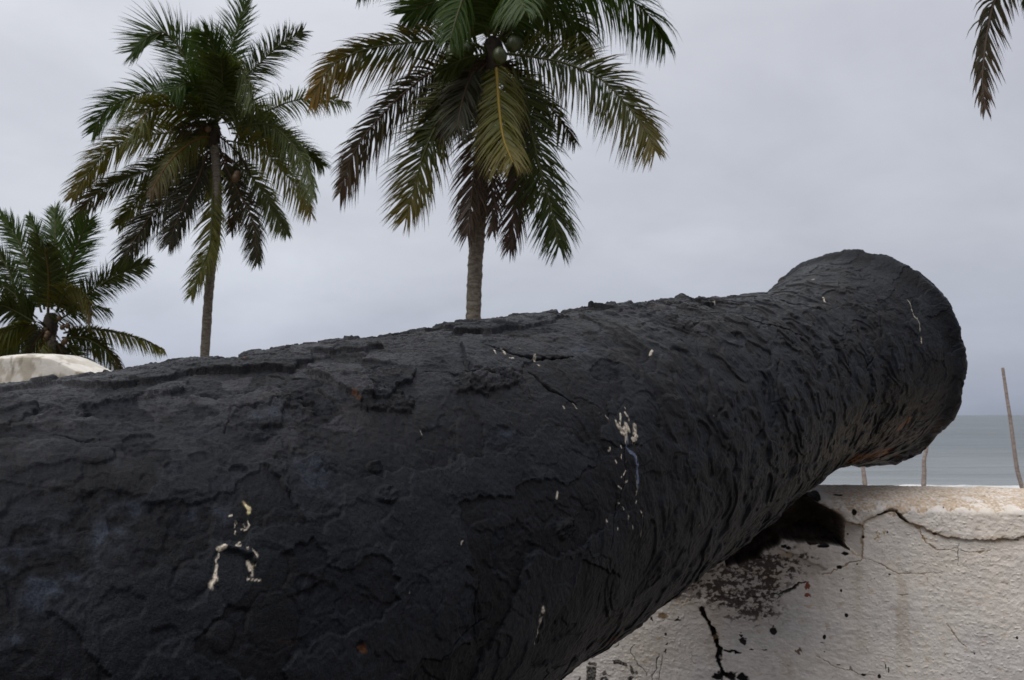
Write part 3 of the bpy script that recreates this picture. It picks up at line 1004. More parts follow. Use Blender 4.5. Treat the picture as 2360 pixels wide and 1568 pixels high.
wline([Z9(*p) for p in [(1480, 720), (1700, 700), (1950, 690), (2110, 670)]], 5 * K9, (0.05, 0.03, 0.025), .7, 0.003, 2)
for pts in ([(800, 1130), (772, 1165), (765, 1200), (830, 1320), (910, 1400), (925, 1520)], [(1025, 1205), (1008, 1260), (1000, 1380), (965, 1412), (960, 1520)],
            [(1055, 1230), (1050, 1330), (1040, 1400), (1015, 1520)], [(650, 1110), (640, 1140), (610, 1160)]):
    wline([Z9(*p) for p in pts], 2.6 * K9, (0.04, 0.035, 0.03), .9, 0.001, 1.2)
for pts, wd in (([(1145, 515), (1165, 580), (1200, 640), (1280, 680), (1420, 675)], 2.6), ([(1430, 690), (1560, 697), (1640, 680)], 2.6),
                ([(1422, 640), (1420, 720), (1415, 785)], 1.6), ([(780, 742), (860, 770), (950, 812), (1000, 845), (1150, 850), (1300, 840)], 1.8),
                ([(1000, 985), (1080, 990)], 1.6), ([(1340, 1180), (1400, 1270), (1470, 1340)], 3), ([(450, 1400), (560, 1470), (690, 1510), (860, 1535)], 1.8),
                ([(770, 742), (690, 765), (610, 800), (490, 860)], 4)):
    wline([Z8(*p) for p in pts], wd * K8, (0.24, 0.15, 0.07) if wd > 1.7 else (0.10, 0.08, 0.07), .8, 0.001, 1.5)
wline([Z8(*p) for p in [(866, 443), (920, 424), (960, 412), (995, 416)]], 7 * K8, (0.03, 0.02, 0.014), 1, 0.012, 0.8)
wline([Z8(*p) for p in [(985, 412), (1030, 462), (1075, 488)]], 7 * K8, (0.07, 0.045, 0.025), .9, 0.008, 1.0)
wline([Z8(1240, 570), Z8(1262, 574)], 8 * K8, (0.16, 0.08, 0.04), .9, 0.003, 1)
for pts in ([(652, 495), (700, 508), (766, 514)], [(766, 514), (764, 620), (766, 735)], [(655, 500), (655, 640), (690, 690), (762, 738)]):
    wline([Z8(*p) for p in pts], 4.5 * K8, (0.32, 0.21, 0.10), .7, 0.0, 1.6)
# black paint spilt from the gun
for (x, y, a, b) in [(708, 424, 17, 20), (935, 560, 7, 7), (770, 592, 7, 11), (608, 797, 18, 12), (645, 706, 24, 11), (728, 777, 6, 6), (950, 850, 8, 7), (846, 876, 4, 4),
                     (620, 957, 7, 11), (655, 1126, 12, 14), (505, 1270, 11, 17), (507, 1374, 5, 5), (1315, 400, 5, 5), (1813, 1277, 8, 11), (1813, 613, 15, 5), (1752, 611, 11, 3),
                     (1455, 1328, 4, 4), (1529, 1385, 5, 5), (880, 1540, 10, 14), (770, 1528, 16, 9), (600, 1463, 13, 5), (920, 1475, 4, 16), (940, 1495, 4, 18), (1075, 1474, 16, 4),
                     (160, 1235, 24, 24), (230, 655, 20, 12), (262, 668, 18, 9), (70, 738, 16, 10), (635, 262, 30, 13), (742, 254, 6, 5), (676, 580, 5, 6), (633, 880, 4, 4),
                     (490, 1310, 16, 3), (100, 1364, 16, 4), (10, 1358, 16, 4), (555, 640, 22, 8), (500, 655, 40, 12), (430, 640, 40, 8)]:
    cu, cz = Z8(x, y)
    rr = np.hypot((U - cu + 0.0012 * jw[..., 0]) / (a * K8), (YS - cz + 0.0012 * jw[..., 1]) / (b * K8))
    cmix(BLACK, sm(1.15, 0.85, rr) * front)
sp_poly = [Z8(*p) for p in [(400, 200), (508, 200), (502, 290), (492, 336), (470, 340), (430, 330)]]
cmix(BLACK, sm(-0.0006, 0.0008, poly_sd(XS, YS, sp_poly)) * front)
for (x, y, a, b, c) in [(388, 930, 17, 24, (0.24, 0.055, 0.025)), (396, 986, 19, 14, (0.24, 0.055, 0.025)), (332, 1370, 22, 15, (0.12, 0.07, 0.045)), (685, 1490, 11, 14, (0.22, 0.19, 0.15)),
                        (1190, 605, 14, 12, (0.40, 0.28, 0.14)), (1140, 535, 14, 14, (0.36, 0.25, 0.13)), (860, 560, 12, 8, (0.42, 0.29, 0.15)), (915, 560, 14, 6, (0.42, 0.29, 0.15)), (860, 595, 22, 8, (0.42, 0.29, 0.15))]:
    cu, cz = Z8(x, y)
    rr = np.hypot((U - cu + 0.004 * jv[..., 0]) / (a * K8), (YS - cz + 0.004 * jv[..., 1]) / (b * K8))
    cmix(c, 0.95 * sm(1.15, 0.85, rr) * front)
cu, cz = Z9(1060, 865)
rr = np.hypot((U - cu) / (75 * K9), (YS - cz) / (60 * K9))
cmix((0.20, 0.12, 0.04), 0.9 * sm(0.0, 0.25, mn + 0.55 - 0.75 * rr) * front)
for (x, y, r) in [(1100, 1130, 11), (1085, 1192, 14), (1095, 1030, 9), (1072, 980, 7), (1065, 1065, 6), (1090, 1225, 6), (1190, 1395, 5), (960, 885, 9), (1205, 895, 22), (2110, 1000, 32), (1820, 1095, 34), (1800, 1040, 16)]:
    cu, cz = Z9(x, y)
    rr = np.hypot((U - cu + 0.004 * jv[..., 0]) / (r * K9), (YS - cz + 0.004 * jv[..., 1]) / (r * K9))
    cmix((0.02, 0.016, 0.014), sm(1.2, 0.8, rr) * front)

# worn black stencilled letters at the bottom left of the visible face
LET = (0.035, 0.032, 0.030)
wear = fbm(PQ * 95 + 66, 4, 0.6)
letter_sd = np.full(U.shape, -1.0)
for pl in [[(345, 1328), (438, 1345), (430, 1640), (338, 1640)], [(372, 1290), (442, 1303), (440, 1336), (352, 1316)],
           [(585, 1272), (640, 1270), (725, 1305), (728, 1345), (660, 1320), (600, 1312)], [(748, 1316), (778, 1340), (800, 1400), (782, 1425), (760, 1400)],
           [(795, 1395), (815, 1375), (838, 1410), (820, 1420)], [(725, 1440), (770, 1425), (795, 1440), (760, 1480), (735, 1470)],
           [(490, 1390), (525, 1375), (540, 1415), (500, 1422)], [(255, 1475), (290, 1415), (290, 1475), (280, 1560), (230, 1560)]]:
    letter_sd = np.maximum(letter_sd, poly_sd(XS, YS, [Z9(*p) for p in pl]))
cu, cz = Z9(512, 1480)
ro = np.hypot(U - cu, YS - cz)
letter_sd = np.maximum(letter_sd, np.minimum(46 * K9 - ro, ro - 17 * K9))
worn = sm(0.75, 0.25, wear) * (0.82 + 0.18 * sm(-.1, .2, grit))
cmix(LET, worn * sm(-0.0004, 0.0008, letter_sd) * front)
d_let = letter_sd

# the gap itself: dark brown masonry
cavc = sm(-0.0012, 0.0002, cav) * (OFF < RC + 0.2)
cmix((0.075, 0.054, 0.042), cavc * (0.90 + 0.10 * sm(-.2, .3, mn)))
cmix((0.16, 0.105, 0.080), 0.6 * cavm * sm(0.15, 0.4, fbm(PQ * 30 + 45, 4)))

# keep the masonry clear of the gun
Vw = WP[None, None] * np.array([1, 1, 0]) + U[..., None] * WD - OFF[..., None] * WN + ZZ[..., None] * np.array([0, 0, 1])
na = np.zeros(U.shape + (3,))
tv = np.gradient(np.stack([OFF, ZZ], -1), axis=0)
ln = np.hypot(tv[..., 0], tv[..., 1]) + 1e-9
na = (tv[..., 1] / ln)[..., None] * WN + (-tv[..., 0] / ln)[..., None] * np.array([0, 0, -1.0])
Vw = Vw + (d * (1 - cavm))[..., None] * na - cavd[..., None] * WN
rel = Vw - GC
sA = -(rel @ GA)
radv = rel + sA[..., None] * GA
rad = np.linalg.norm(radv, axis=-1)
need = prof(np.clip(sA, 0, 2.6)) + 0.014
hit = (rad < need) & (sA > -0.02) & (sA < 2.6)
print('wall verts carved for the gun:', int(hit.sum()), U[hit].min() if hit.any() else 0, U[hit].max() if hit.any() else 0, OFF[hit].min() if hit.any() else 0, OFF[hit].max() if hit.any() else 0, ZZ[hit].min() if hit.any() else 0, ZZ[hit].max() if hit.any() else 0)
push = np.where(hit, need - rad, 0.0)
# carve straight down, following the underside of the barrel
dirn = radv / np.maximum(rad, 1e-6)[..., None]
below = np.sqrt(np.maximum(need ** 2 - (radv @ GE1) ** 2, 0))
newz = -(below) - (radv @ GE2)
Vw = Vw + np.where(hit, newz / GE2[2], 0.0)[..., None] * np.array([0, 0, 1.0])

parapet = thing('parapet_wall', 'cracked whitewashed parapet under the black gun, tan crest, mouldy gap and black letters', 'wall', tuple(WP * np.array([1, 1, 0])))
FW = grid_faces(len(RP), len(UU))
fmean = lambda a: a.reshape(-1)[FW].mean(1)
is_cav = fmean(cavm) > 0.5
is_cop = (fmean(copm) > 0.5) & ~is_cav | (fmean(OFF) > RC * 1.15) & (fmean(ZZ) > CREST_Z - 0.115)
cw = {'Col': col}
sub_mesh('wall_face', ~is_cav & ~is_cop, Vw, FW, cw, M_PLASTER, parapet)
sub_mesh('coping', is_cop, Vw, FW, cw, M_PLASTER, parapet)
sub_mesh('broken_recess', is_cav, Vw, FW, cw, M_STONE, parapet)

# ------------------------------------------------------------------ rounded shoulder of the next parapet, far left
SY = 4.7
xs = np.concatenate([np.linspace(-4.6, -2.9, 60), np.linspace(-2.89, -1.2, 260)])
px_c = [(-400, 1075), (-190, 1000), (-100, 870), (-40, 822), (0, 813), (60, 809), (110, 812), (150, 828), (210, 860), (262, 893), (330, 945), (400, 1010), (470, 1060), (640, 1085), (800, 1090)]
wx = np.array([at(a, b, SY)[0] for a, b in px_c])
wz = np.array([at(a, b, SY)[2] for a, b in px_c])
topz = smooth_interp(np.clip(xs, wx[0], wx[-1]), wx, wz)
prow = [(0.0, -5.2 + 0 * topz)] + [(0.0, (topz - 0.035) * f + -0.6 * (1 - f)) for f in np.linspace(0, 1, 130)]
for a in np.linspace(0, math.pi, 40)[1:-1]:
    prow.append((0.24 * (1 - math.cos(a)), topz - 0.035 + 0.035 * math.sin(a)))
prow += [(0.48, topz - 0.035), (0.48, topz - 1.0), (0.48, -5.2 + 0 * topz)]
OO = np.array([np.full(len(xs), p[0]) for p in prow])
ZM = np.array([p[1] for p in prow])
XM = np.repeat(xs[None], len(prow), 0)
PM = np.stack([XM, OO, ZM], -1)
dm = 0.010 * fbm(PM * 2.5, 4) + 0.004 * fbm(PM * 14, 3)
VM = np.stack([XM, SY + OO - dm * (OO < 0.2), ZM + dm * (OO > 0.1)], -1)
colm = np.ones(XM.shape + (3,)) * np.array([0.63, 0.60, 0.55])
st = fbm(PM * np.array([9, 9, 6]) + 12, 5, 0.65)
band = sm(-0.35, 0.15, fbm(PM * np.array([1.6, 1, 1.2]) + 2, 3) + 0.25 * sm(-2.55, -2.35, XM) - 0.1)
far = 0.25 + 0.75 * sm(-0.005, 0.03, np.repeat(topz[None], len(prow), 0) - ZM)
mk = sm(0.0, 0.07, st + 0.03) * (0.45 + 0.55 * band) * far
colm = colm * (1 - 0.8 * mk[..., None]) + 0.8 * mk[..., None] * np.array([0.23, 0.19, 0.115])
st2 = sm(0.12, 0.26, fbm(PM * np.array([26, 26, 9]) + 3, 4, 0.6)) * far
colm = colm * (1 - 0.7 * st2[..., None]) + 0.7 * st2[..., None] * np.array([0.22, 0.20, 0.16])
merlon = thing('merlon', 'rounded white parapet shoulder blotched with brown mildew behind the cannon at far left', 'wall', (-2.6, SY, 0))
rowm = np.repeat(np.arange(len(prow) - 1), len(xs) - 1)
FM = grid_faces(len(prow), len(xs))
mesh_obj('wall_body', VM, FM, M_MERLON, merlon, {'Col': colm.reshape(-1, 3)})
fx = np.linspace(-9, -1.0, 30)
fy = np.linspace(2.2, SY + 0.2, 12)
X, Y = np.meshgrid(fx, fy)
struct(mesh_obj('rampart_floor', np.stack([X, Y, 0 * X - 0.006], -1), grid_faces(12, 30), M_PAVE))

# ------------------------------------------------------------------ coconut palms
rng = random.Random(5)
UP = np.array([0, 0, 1.0])
TRIP = 0


def catmull(pts, n):
    P = np.array(pts, float)
    P = np.vstack([2 * P[0] - P[1], P, 2 * P[-1] - P[-2]])
    m = len(P) - 3
    outp = []
    for t in np.linspace(0, m - 1e-6, n):
        i = int(t)
        f = t - i
        a, b, c, e = P[i:i + 4]
        outp.append(0.5 * (2 * b + (c - a) * f + (2 * a - 5 * b + 4 * c - e) * f * f + (3 * b - a - 3 * c + e) * f ** 3))
    return np.array(outp)


GREENS = {'g': ((0.022, 0.046, 0.008), (0.046, 0.080, 0.014)), 'd': ((0.016, 0.027, 0.006), (0.042, 0.056, 0.011)),
          'o': ((0.048, 0.056, 0.009), (0.095, 0.095, 0.018)), 'b': ((0.026, 0.018, 0.013), (0.060, 0.040, 0.029)),
          'k': ((0.016, 0.018, 0.009), (0.036, 0.034, 0.016)), 's': ((0.045, 0.062, 0.026), (0.095, 0.12, 0.055)),
          'y': ((0.085, 0.075, 0.018), (0.17, 0.125, 0.030))}
TIPS = {'y': (0.17, 0.10, 0.015), 'o': (0.11, 0.085, 0.018), 'b': (0.06, 0.035, 0.02), 'g': (0.03, 0.055, 0.015)}


def frond(parent, pts3, hue='g', roll=0.4, droop=0.5, length=0.95, tip=None, n=150, wind=(-0.25, 0, 0.05), thick=0.035, up_ratio=1.0, bare=0.05, rcol=None):
    """one pinnate leaf: an arching midrib with a narrow blade at every node on either side"""
    V, F, C, MI = [], [], [], []
    path = catmull(pts3, 46)
    L = np.concatenate([[0], np.cumsum(np.linalg.norm(np.diff(path, axis=0), axis=1))])
    tot = L[-1]
    tan = np.gradient(path, axis=0)
    tan /= np.linalg.norm(tan, axis=1, keepdims=True)
    c0, c1 = [np.array(c) for c in GREENS[hue]]
    rc = np.array(rcol if rcol else (0.07, 0.075, 0.028)) if hue not in 'bk' else np.array((0.06, 0.04, 0.025))
    # midrib
    for i in range(0, 46):
        t = i / 45
        r = thick * (1 - t) ** 0.7 + 0.006
        sx = np.cross(tan[i], UP)
        sx /= np.linalg.norm(sx) + 1e-9
        sy = np.cross(sx, tan[i])
        for a in range(5):
            ang = a * 2 * math.pi / 5
            V.append(path[i] + r * (math.cos(ang) * sx + 0.7 * math.sin(ang) * sy))
            C.append(rc)
    for i in range(45):
        for a in range(5):
            b = (a + 1) % 5
            F.append((i * 5 + a, i * 5 + b, i * 5 + 5 + b, i * 5 + 5 + a))
            MI.append(1)
    wind = np.array(wind)
    for side in (-1, 1):
        for k in range(n):
            t = bare + (1 - bare) * (k + rng.random() * 0.7) / n
            if rng.random() < 0.05:
                continue
            q = t * tot
            i = min(int(np.searchsorted(L, q)), 45)
            f = 0 if i == 0 else (q - L[i - 1]) / max(L[i] - L[i - 1], 1e-6)
            p = path[i] if i == 0 else path[i - 1] * (1 - f) + path[i] * f
            T_ = tan[i]
            S_h = np.cross(T_, UP)
            S_h /= np.linalg.norm(S_h) + 1e-9
            S_v = np.cross(T_, np.array([0.0, 1.0, 0.0]))
            S_v /= np.linalg.norm(S_v) + 1e-9
            if S_v @ S_h < 0 and roll < 0.5:
                S_v = -S_v
            S_ = S_h * (1 - roll) + S_v * roll
            S_ /= np.linalg.norm(S_) + 1e-9
            env = (0.42 + 0.58 * math.sin(math.pi * min(1, 0.18 + t * 0.62))) * (1.0 if t < 0.8 else 1 - 0.45 * (t - 0.8) / 0.2)
            ln = 1.12 * length * env * rng.uniform(0.72, 1.12)
            if side * S_[2] > 0:
                ln *= up_ratio
            al = math.radians(68 - 40 * t + rng.uniform(-9, 9))
            D = math.cos(al) * T_ + math.sin(al) * side * S_ - 0.35 * droop * UP + 0.3 * wind
            D = D / np.linalg.norm(D)
            D = D + np.array([rng.gauss(0, .07), rng.gauss(0, .07), rng.gauss(0, .07)])
            wdt = 0.018 * rng.uniform(0.75, 1.2)
            nrm = np.cross(D, S_ if abs(D @ S_) < 0.9 else UP)
            wv = np.cross(D, T_)
            wv = np.cross(wv / (np.linalg.norm(wv) + 1e-9), D)       # in the blade's plane
            tw = rng.uniform(-0.6, 0.6)
            ax = D / np.linalg.norm(D)
            wv = wv / (np.linalg.norm(wv) + 1e-9)
            wv = wv * math.cos(tw) + np.cross(ax, wv) * math.sin(tw)
            cc = c0 + (c1 - c0) * rng.random()
            if tip:
                mixf = max(0.0, (t - 0.55) / 0.45) ** 1.2 * rng.uniform(0.5, 1.1)
                cc = cc * (1 - min(mixf, 1)) + np.array(TIPS[tip]) * min(mixf, 1)
            b0 = len(V)
            pos = p.copy()
            dirv = D.copy()
            steps = 4
            prof_w = (0.6, 1.0, 0.8, 0.42)
            for s_ in range(steps):
                V.append(pos + wv * wdt * prof_w[s_])
                V.append(pos - wv * wdt * prof_w[s_])
                ct = cc
                if tip and s_ >= 2:
                    ct = cc * 0.72 + np.array(TIPS[tip]) * 0.28
                C.append(ct)
                C.append(ct)
                pos = pos + dirv * ln / steps
                dirv = dirv - UP * (0.16 + 0.42 * droop) * (s_ + 1) / steps + wind * 0.22
                dirv /= np.linalg.norm(dirv)
            V.append(pos)
            C.append(cc)
            for s_ in range(steps - 1):
                F.append((b0 + 2 * s_, b0 + 2 * s_ + 1, b0 + 2 * s_ + 3, b0 + 2 * s_ + 2))
                MI.append(0)
            F.append((b0 + 2 * steps - 2, b0 + 2 * steps - 1, b0 + 2 * steps))
            MI.append(0)
    o = mesh_obj('frond', np.array(V), F, [M_LEAF, M_RACHIS], parent, {'Col': np.array(C)}, True, MI)
    return o


def trunk(parent, pts3, r0, r1):
    path = catmull(pts3, 110)
    n = 20
    V = []
    for i, p in enumerate(path):
        t = i / 109
        r = r0 + (r1 - r0) * t + 0.05 * math.exp(-t * 18)
        for a in range(n):
            an = 2 * math.pi * a / n
            rr = r * (1 + 0.05 * math.sin(i * 1.9) + 0.06 * rng.uniform(-1, 1))
            V.append(p + np.array([math.cos(an) * rr, math.sin(an) * rr, 0]))
    return mesh_obj('trunk', np.array(V), grid_faces(110, n, True), M_TRUNK, parent)


def nut(parent, c, r, mat):
    V = []
    for i in range(9):
        ph = math.pi * i / 8
        for a in range(12):
            an = 2 * math.pi * a / 12
            rr = r * math.sin(ph) * (1 + 0.06 * math.cos(3 * an))
            V.append(np.array(c) + np.array([rr * math.cos(an), rr * math.sin(an), 1.18 * r * math.cos(ph) - 0.1 * r * math.sin(ph) ** 2]))
    return mesh_obj('coconut', np.array(V), grid_faces(9, 12, True), mat, parent)


def heart(parent, c, r, hgt):
    """fibrous leaf bases at the top of the trunk"""
    V = []
    for i in range(12):
        t = i / 11
        rr = r * (0.55 + 0.75 * math.sin(math.pi * min(1, t * 0.8 + 0.1)))
        for a in range(18):
            an = 2 * math.pi * a / 18
            k = rr * (1 + 0.22 * math.sin(5 * an + i) * t + rng.uniform(-.08, .08))
            V.append(np.array(c) + np.array([k * math.cos(an), k * math.sin(an), hgt * (t - 0.5)]))
    return mesh_obj('crown_shaft', np.array(V), grid_faces(12, 18, True), M_FIBRE, parent)


def palm(label, Y0, cpx, fr, trunk_px, r0, r1, conv, nuts, nut_mat, nut_r, wind, nfill=5, group='coconut palms beyond the parapet', flen=0.95):
    c = at(*conv(*cpx), Y0)
    tp = [at(*conv(*p), Y0) for p in trunk_px]
    foot = np.array([tp[-1][0] + (tp[-1][0] - tp[-2][0]) * 0.3, Y0, float(beach_z(np.array([tp[-1][0]]), np.array([Y0]))[0]) - 0.15])
    root = thing('palm_tree', label, 'palm tree', tuple(foot), group)
    trunk(root, [foot] + tp[::-1], r0, r1)
    heart(root, c - UP * 0.05, r1 * 1.15, 0.8)
    for spec in fr:
        pts, dy, kw = spec
        n = len(pts)
        P = []
        for i, p in enumerate(pts):
            t = i / (n - 1)
            P.append(at(*conv(*p), Y0 + dy * t ** 1.3))
        kw = dict(kw)
        kw.setdefault('wind', wind)
        kw.setdefault('length', flen)
        frond(root, P, **kw)
    for j in range(nfill):
        a, e, ln = rng.uniform(0, 6.28), rng.uniform(-0.9, 0.9), rng.uniform(1.3, 2.3)
        dr = np.array([math.cos(a) * math.cos(e), math.sin(a) * math.cos(e), math.sin(e)])
        frond(root, [c + dr * ln * f - UP * 0.35 * ln * f * f for f in (0.05, 0.35, 0.7, 1.0)], hue=rng.choice('kdkb'), roll=0.5, droop=0.8, length=0.6, n=60, wind=wind)
    for p in nuts:
        nut(root, at(*conv(p[0], p[1]), Y0 + (p[2] if len(p) > 2 else -0.35)), nut_r * rng.uniform(.85, 1.1), nut_mat)
    return root


zA = lambda a, b: (a * .3417, b * .3417)                   # enlargement of the second palm
zB = lambda a, b: (662.4 + a * .3905, b * .3905)           # tallest palm
zC = lambda a, b: (a * .3417, 460.8 + b * .3417)           # low palm at the left
zD = lambda a, b: (2073.6 + a * .1837, b * .1837)          # frond at the right corner

K = dict
F_TALL = [
    ([(1180, 290), (1050, 255), (900, 240), (700, 255), (520, 280), (380, 320), (250, 400), (150, 560)], -1.0, K(hue='d', roll=.8, droop=.6, tip='y', up_ratio=.6, length=1.05)),
    ([(1290, 320), (1450, 338), (1650, 380), (1850, 470), (2000, 620), (2100, 750), (2170, 890)], -1.0, K(hue='d', roll=.85, droop=.42, tip='o', up_ratio=.75, length=1.08, n=165)),
    ([(1280, 230), (1400, 90), (1600, -30), (1900, -50), (2100, 60), (2230, 250)], 1.0, K(hue='g', roll=.5, droop=1.2, tip='g', length=1.15)),
    ([(1150, 360), (900, 400), (700, 540), (520, 720), (400, 890), (310, 1130)], -.8, K(hue='k', roll=.7, droop=.65, tip='b', up_ratio=.6, length=1.0)),
    ([(1130, 400), (1000, 560), (900, 700), (800, 920), (700, 1280)], -.5, K(hue='d', roll=.95, droop=.35, tip='o', length=.95)),
    ([(1225, 340), (1238, 480), (1250, 650), (1275, 820), (1330, 960)], -2.0, K(hue='o', roll=.95, droop=.75, tip='o', length=.92, n=165, rcol=(.26, .19, .04))),
    ([(1180, 430), (1130, 750), (1095, 1080), (1060, 1390)], -.6, K(hue='b', roll=.9, droop=.9, length=.75, n=120)),
    ([(1190, 450), (1200, 800), (1205, 1100), (1210, 1360)], -.35, K(hue='b', roll=.8, droop=.9, length=.6, n=110)),
    ([(1300, 480), (1345, 900), (1352, 1150), (1312, 1460)], -.3, K(hue='b', roll=.9, droop=1.0, length=.75, n=110)),
    ([(1330, 400), (1430, 750), (1490, 1000), (1560, 1250), (1602, 1460)], -.5, K(hue='d', roll=.95, droop=.4, length=.95, n=165)),
    ([(1300, 450), (1380, 700), (1420, 950), (1425, 1200)], .6, K(hue='b', roll=.8, droop=.9, length=.7, n=110)),
    ([(1180, 220), (1050, 60), (900, 10), (700, 80)], -.4, K(hue='g', roll=.7, droop=.4, length=.85)),
    ([(1180, 200), (1000, -120), (800, -230), (560, -200), (430, -60)], .8, K(hue='g', roll=.4, droop=.7)),
    ([(1200, 200), (1160, -200), (1020, -420), (860, -520)], -.4, K(hue='g', roll=.6, droop=.3)),
    ([(1210, 200), (1215, -260), (1190, -600)], .8, K(hue='g', roll=.6, droop=.2)),
    ([(1240, 200), (1340, -220), (1500, -460), (1650, -560)], -.3, K(hue='g', roll=.6, droop=.3)),
    ([(1250, 220), (1500, -110), (1750, -200), (2000, -120)], -.8, K(hue='g', roll=.5, droop=.9, length=1.1)),
    ([(1230, 260), (1380, 90), (1500, 60), (1680, 130), (1760, 300)], 1.4, K(hue='d', roll=.5, droop=1.0)),
    ([(1200, 240), (1110, 20), (1060, -60), (1010, 60), (960, 230)], -1.9, K(hue='g', roll=.6, droop=.9, length=.8)),
    ([(1160, 380), (1020, 470), (940, 570), (880, 800)], 1.2, K(hue='d', roll=.6, droop=.8, length=.85)),
    ([(1220, 230), (1260, -20), (1330, -60), (1400, 60)], -2.2, K(hue='g', roll=.7, droop=.7, length=.9)),
    ([(1190, 330), (1100, 420), (1040, 560), (1000, 760)], -1.2, K(hue='k', roll=.8, droop=.7, length=.8, n=110)),
    ([(1230, 240), (1330, 140), (1480, -60), (1660, -130)], 2.2, K(hue='d', roll=.4, droop=1.0)),
]
palm('tallest coconut palm, crown cut by the top edge, one yellow frond hanging in front', 19.0, (1215, 330), F_TALL,
     [(1200, 420), (1150, 900), (1130, 1300), (1108, 1560), (1095, 1900), (1085, 2400)], .155, .14, zB,
     [(965, 318), (1000, 290, -.6), (1060, 290), (1005, 345, -.5), (1250, 330, -.7), (1330, 262), (1352, 250, .2), (975, 345), (1040, 320, -.3)], M_NUT_G, .135, (-.30, 0, .03), flen=.95)

F_MID = [
    ([(1390, 760), (1310, 540), (1210, 330), (1110, 225), (1000, 250), (890, 350)], -.6, K(hue='g', roll=.9, droop=-.25, length=1.06)),
    ([(1450, 780), (1500, 560), (1560, 330), (1610, 150), (1660, 10)], .3, K(hue='g', roll=.7, droop=-.1, length=0.81)),
    ([(1480, 780), (1650, 530), (1750, 430), (1880, 310), (2040, 215)], .2, K(hue='d', roll=.85, droop=.15, length=0.72)),
    ([(1500, 830), (1750, 770), (1950, 690), (2150, 660), (2350, 700)], -1.0, K(hue='s', roll=.55, droop=.6, length=0.64, n=110)),
    ([(1380, 800), (1200, 690), (1020, 620), (850, 670), (720, 740), (630, 890)], .6, K(hue='g', roll=.85, droop=.4, length=0.94)),
    ([(1370, 850), (1250, 755), (1080, 715), (960, 790), (900, 930)], -2.6, K(hue='o', roll=.55, droop=1.1, length=1.06, n=165, rcol=(.12, .08, .03))),
    ([(1350, 900), (1100, 900), (850, 950), (680, 1070), (570, 1200), (490, 1330)], -.6, K(hue='o', roll=.8, droop=.7, tip='o', length=0.89)),
    ([(1380, 950), (1150, 1080), (900, 1190), (680, 1290), (500, 1480)], -.6, K(hue='d', roll=.7, droop=.8, tip='b', length=0.77)),
    ([(1450, 930), (1350, 930), (1200, 1030), (1100, 1150), (1010, 1310)], -2.4, K(hue='o', roll=.75, droop=.8, length=0.77, tip='b', up_ratio=.5, rcol=(.14, .075, .03))),
    ([(1400, 1000), (1150, 1200), (950, 1330), (800, 1520)], .3, K(hue='o', roll=.8, droop=.6, length=0.72)),
    ([(1400, 1050), (1250, 1250), (1050, 1420), (920, 1600), (805, 1820)], -.7, K(hue='k', roll=.8, droop=.7, length=0.85, n=165)),
    ([(1400, 1020), (1330, 1220), (1230, 1400), (1140, 1640)], -.9, K(hue='k', roll=.75, droop=.8, length=0.85)),
    ([(1440, 1060), (1432, 1400), (1415, 1650), (1360, 1800), (1290, 1990)], -.9, K(hue='o', roll=.9, droop=.7, length=0.72, n=165)),
    ([(1500, 1080), (1600, 1280), (1700, 1480), (1735, 1770)], -.3, K(hue='k', roll=.8, droop=.6, length=0.72)),
    ([(1560, 1080), (1700, 1200), (1820, 1380), (1930, 1570)], .3, K(hue='s', roll=.8, droop=.6, length=0.68)),
    ([(1530, 950), (1750, 1000), (1900, 1150), (2030, 1300), (2095, 1440)], -.8, K(hue='o', roll=.75, droop=.7, tip='o', length=0.85)),
    ([(1540, 870), (1800, 840), (1950, 950), (2050, 1100), (2120, 1330)], -1.6, K(hue='s', roll=.7, droop=.9, length=0.81)),
    ([(1560, 900), (1850, 940), (2050, 1040), (2170, 1110)], .7, K(hue='d', roll=.8, droop=.6, length=0.81)),
    ([(1460, 840), (1510, 640), (1600, 460), (1660, 540), (1705, 690)], -2.2, K(hue='s', roll=.6, droop=.8, length=0.85)),
    ([(1430, 780), (1400, 500), (1340, 320), (1290, 220)], .8, K(hue='g', roll=.8, droop=.1, length=0.81)),
    ([(1450, 780), (1470, 560), (1440, 330), (1380, 220)], -.8, K(hue='g', roll=.9, droop=.2, length=0.94)),
    ([(1440, 800), (1380, 640), (1270, 560), (1160, 620)], -1.5, K(hue='g', roll=.7, droop=.4, length=0.85)),
    ([(1470, 820), (1560, 740), (1700, 720), (1850, 870), (1900, 1000)], 1.3, K(hue='d', roll=.6, droop=.8, length=0.85)),
    ([(1450, 830), (1480, 640), (1500, 520), (1490, 400)], -1.2, K(hue='d', roll=.9, droop=.2, length=0.94)),
    ([(1480, 1000), (1560, 1180), (1600, 1400), (1560, 1560)], .8, K(hue='b', roll=.7, droop=.9, length=0.59, n=110)),
    ([(1400, 900), (1240, 980), (1120, 1130), (1060, 1300)], 1.4, K(hue='k', roll=.6, droop=.9, length=0.77)),
]
palm('windblown dark green coconut palm standing between the tallest palm and the low one', 27.0, (1440, 900), F_MID,
     [(1445, 960), (1465, 1250), (1455, 1600), (1425, 1800), (1402, 2060), (1380, 2420), (1370, 2700), (1365, 3000)], .13, .125, zA,
     [(1400, 870), (1440, 830, .2), (1350, 860), (1590, 1200), (1600, 1180, -.2)], M_NUT_O, .10, (-.38, 0, .05), flen=1.0)

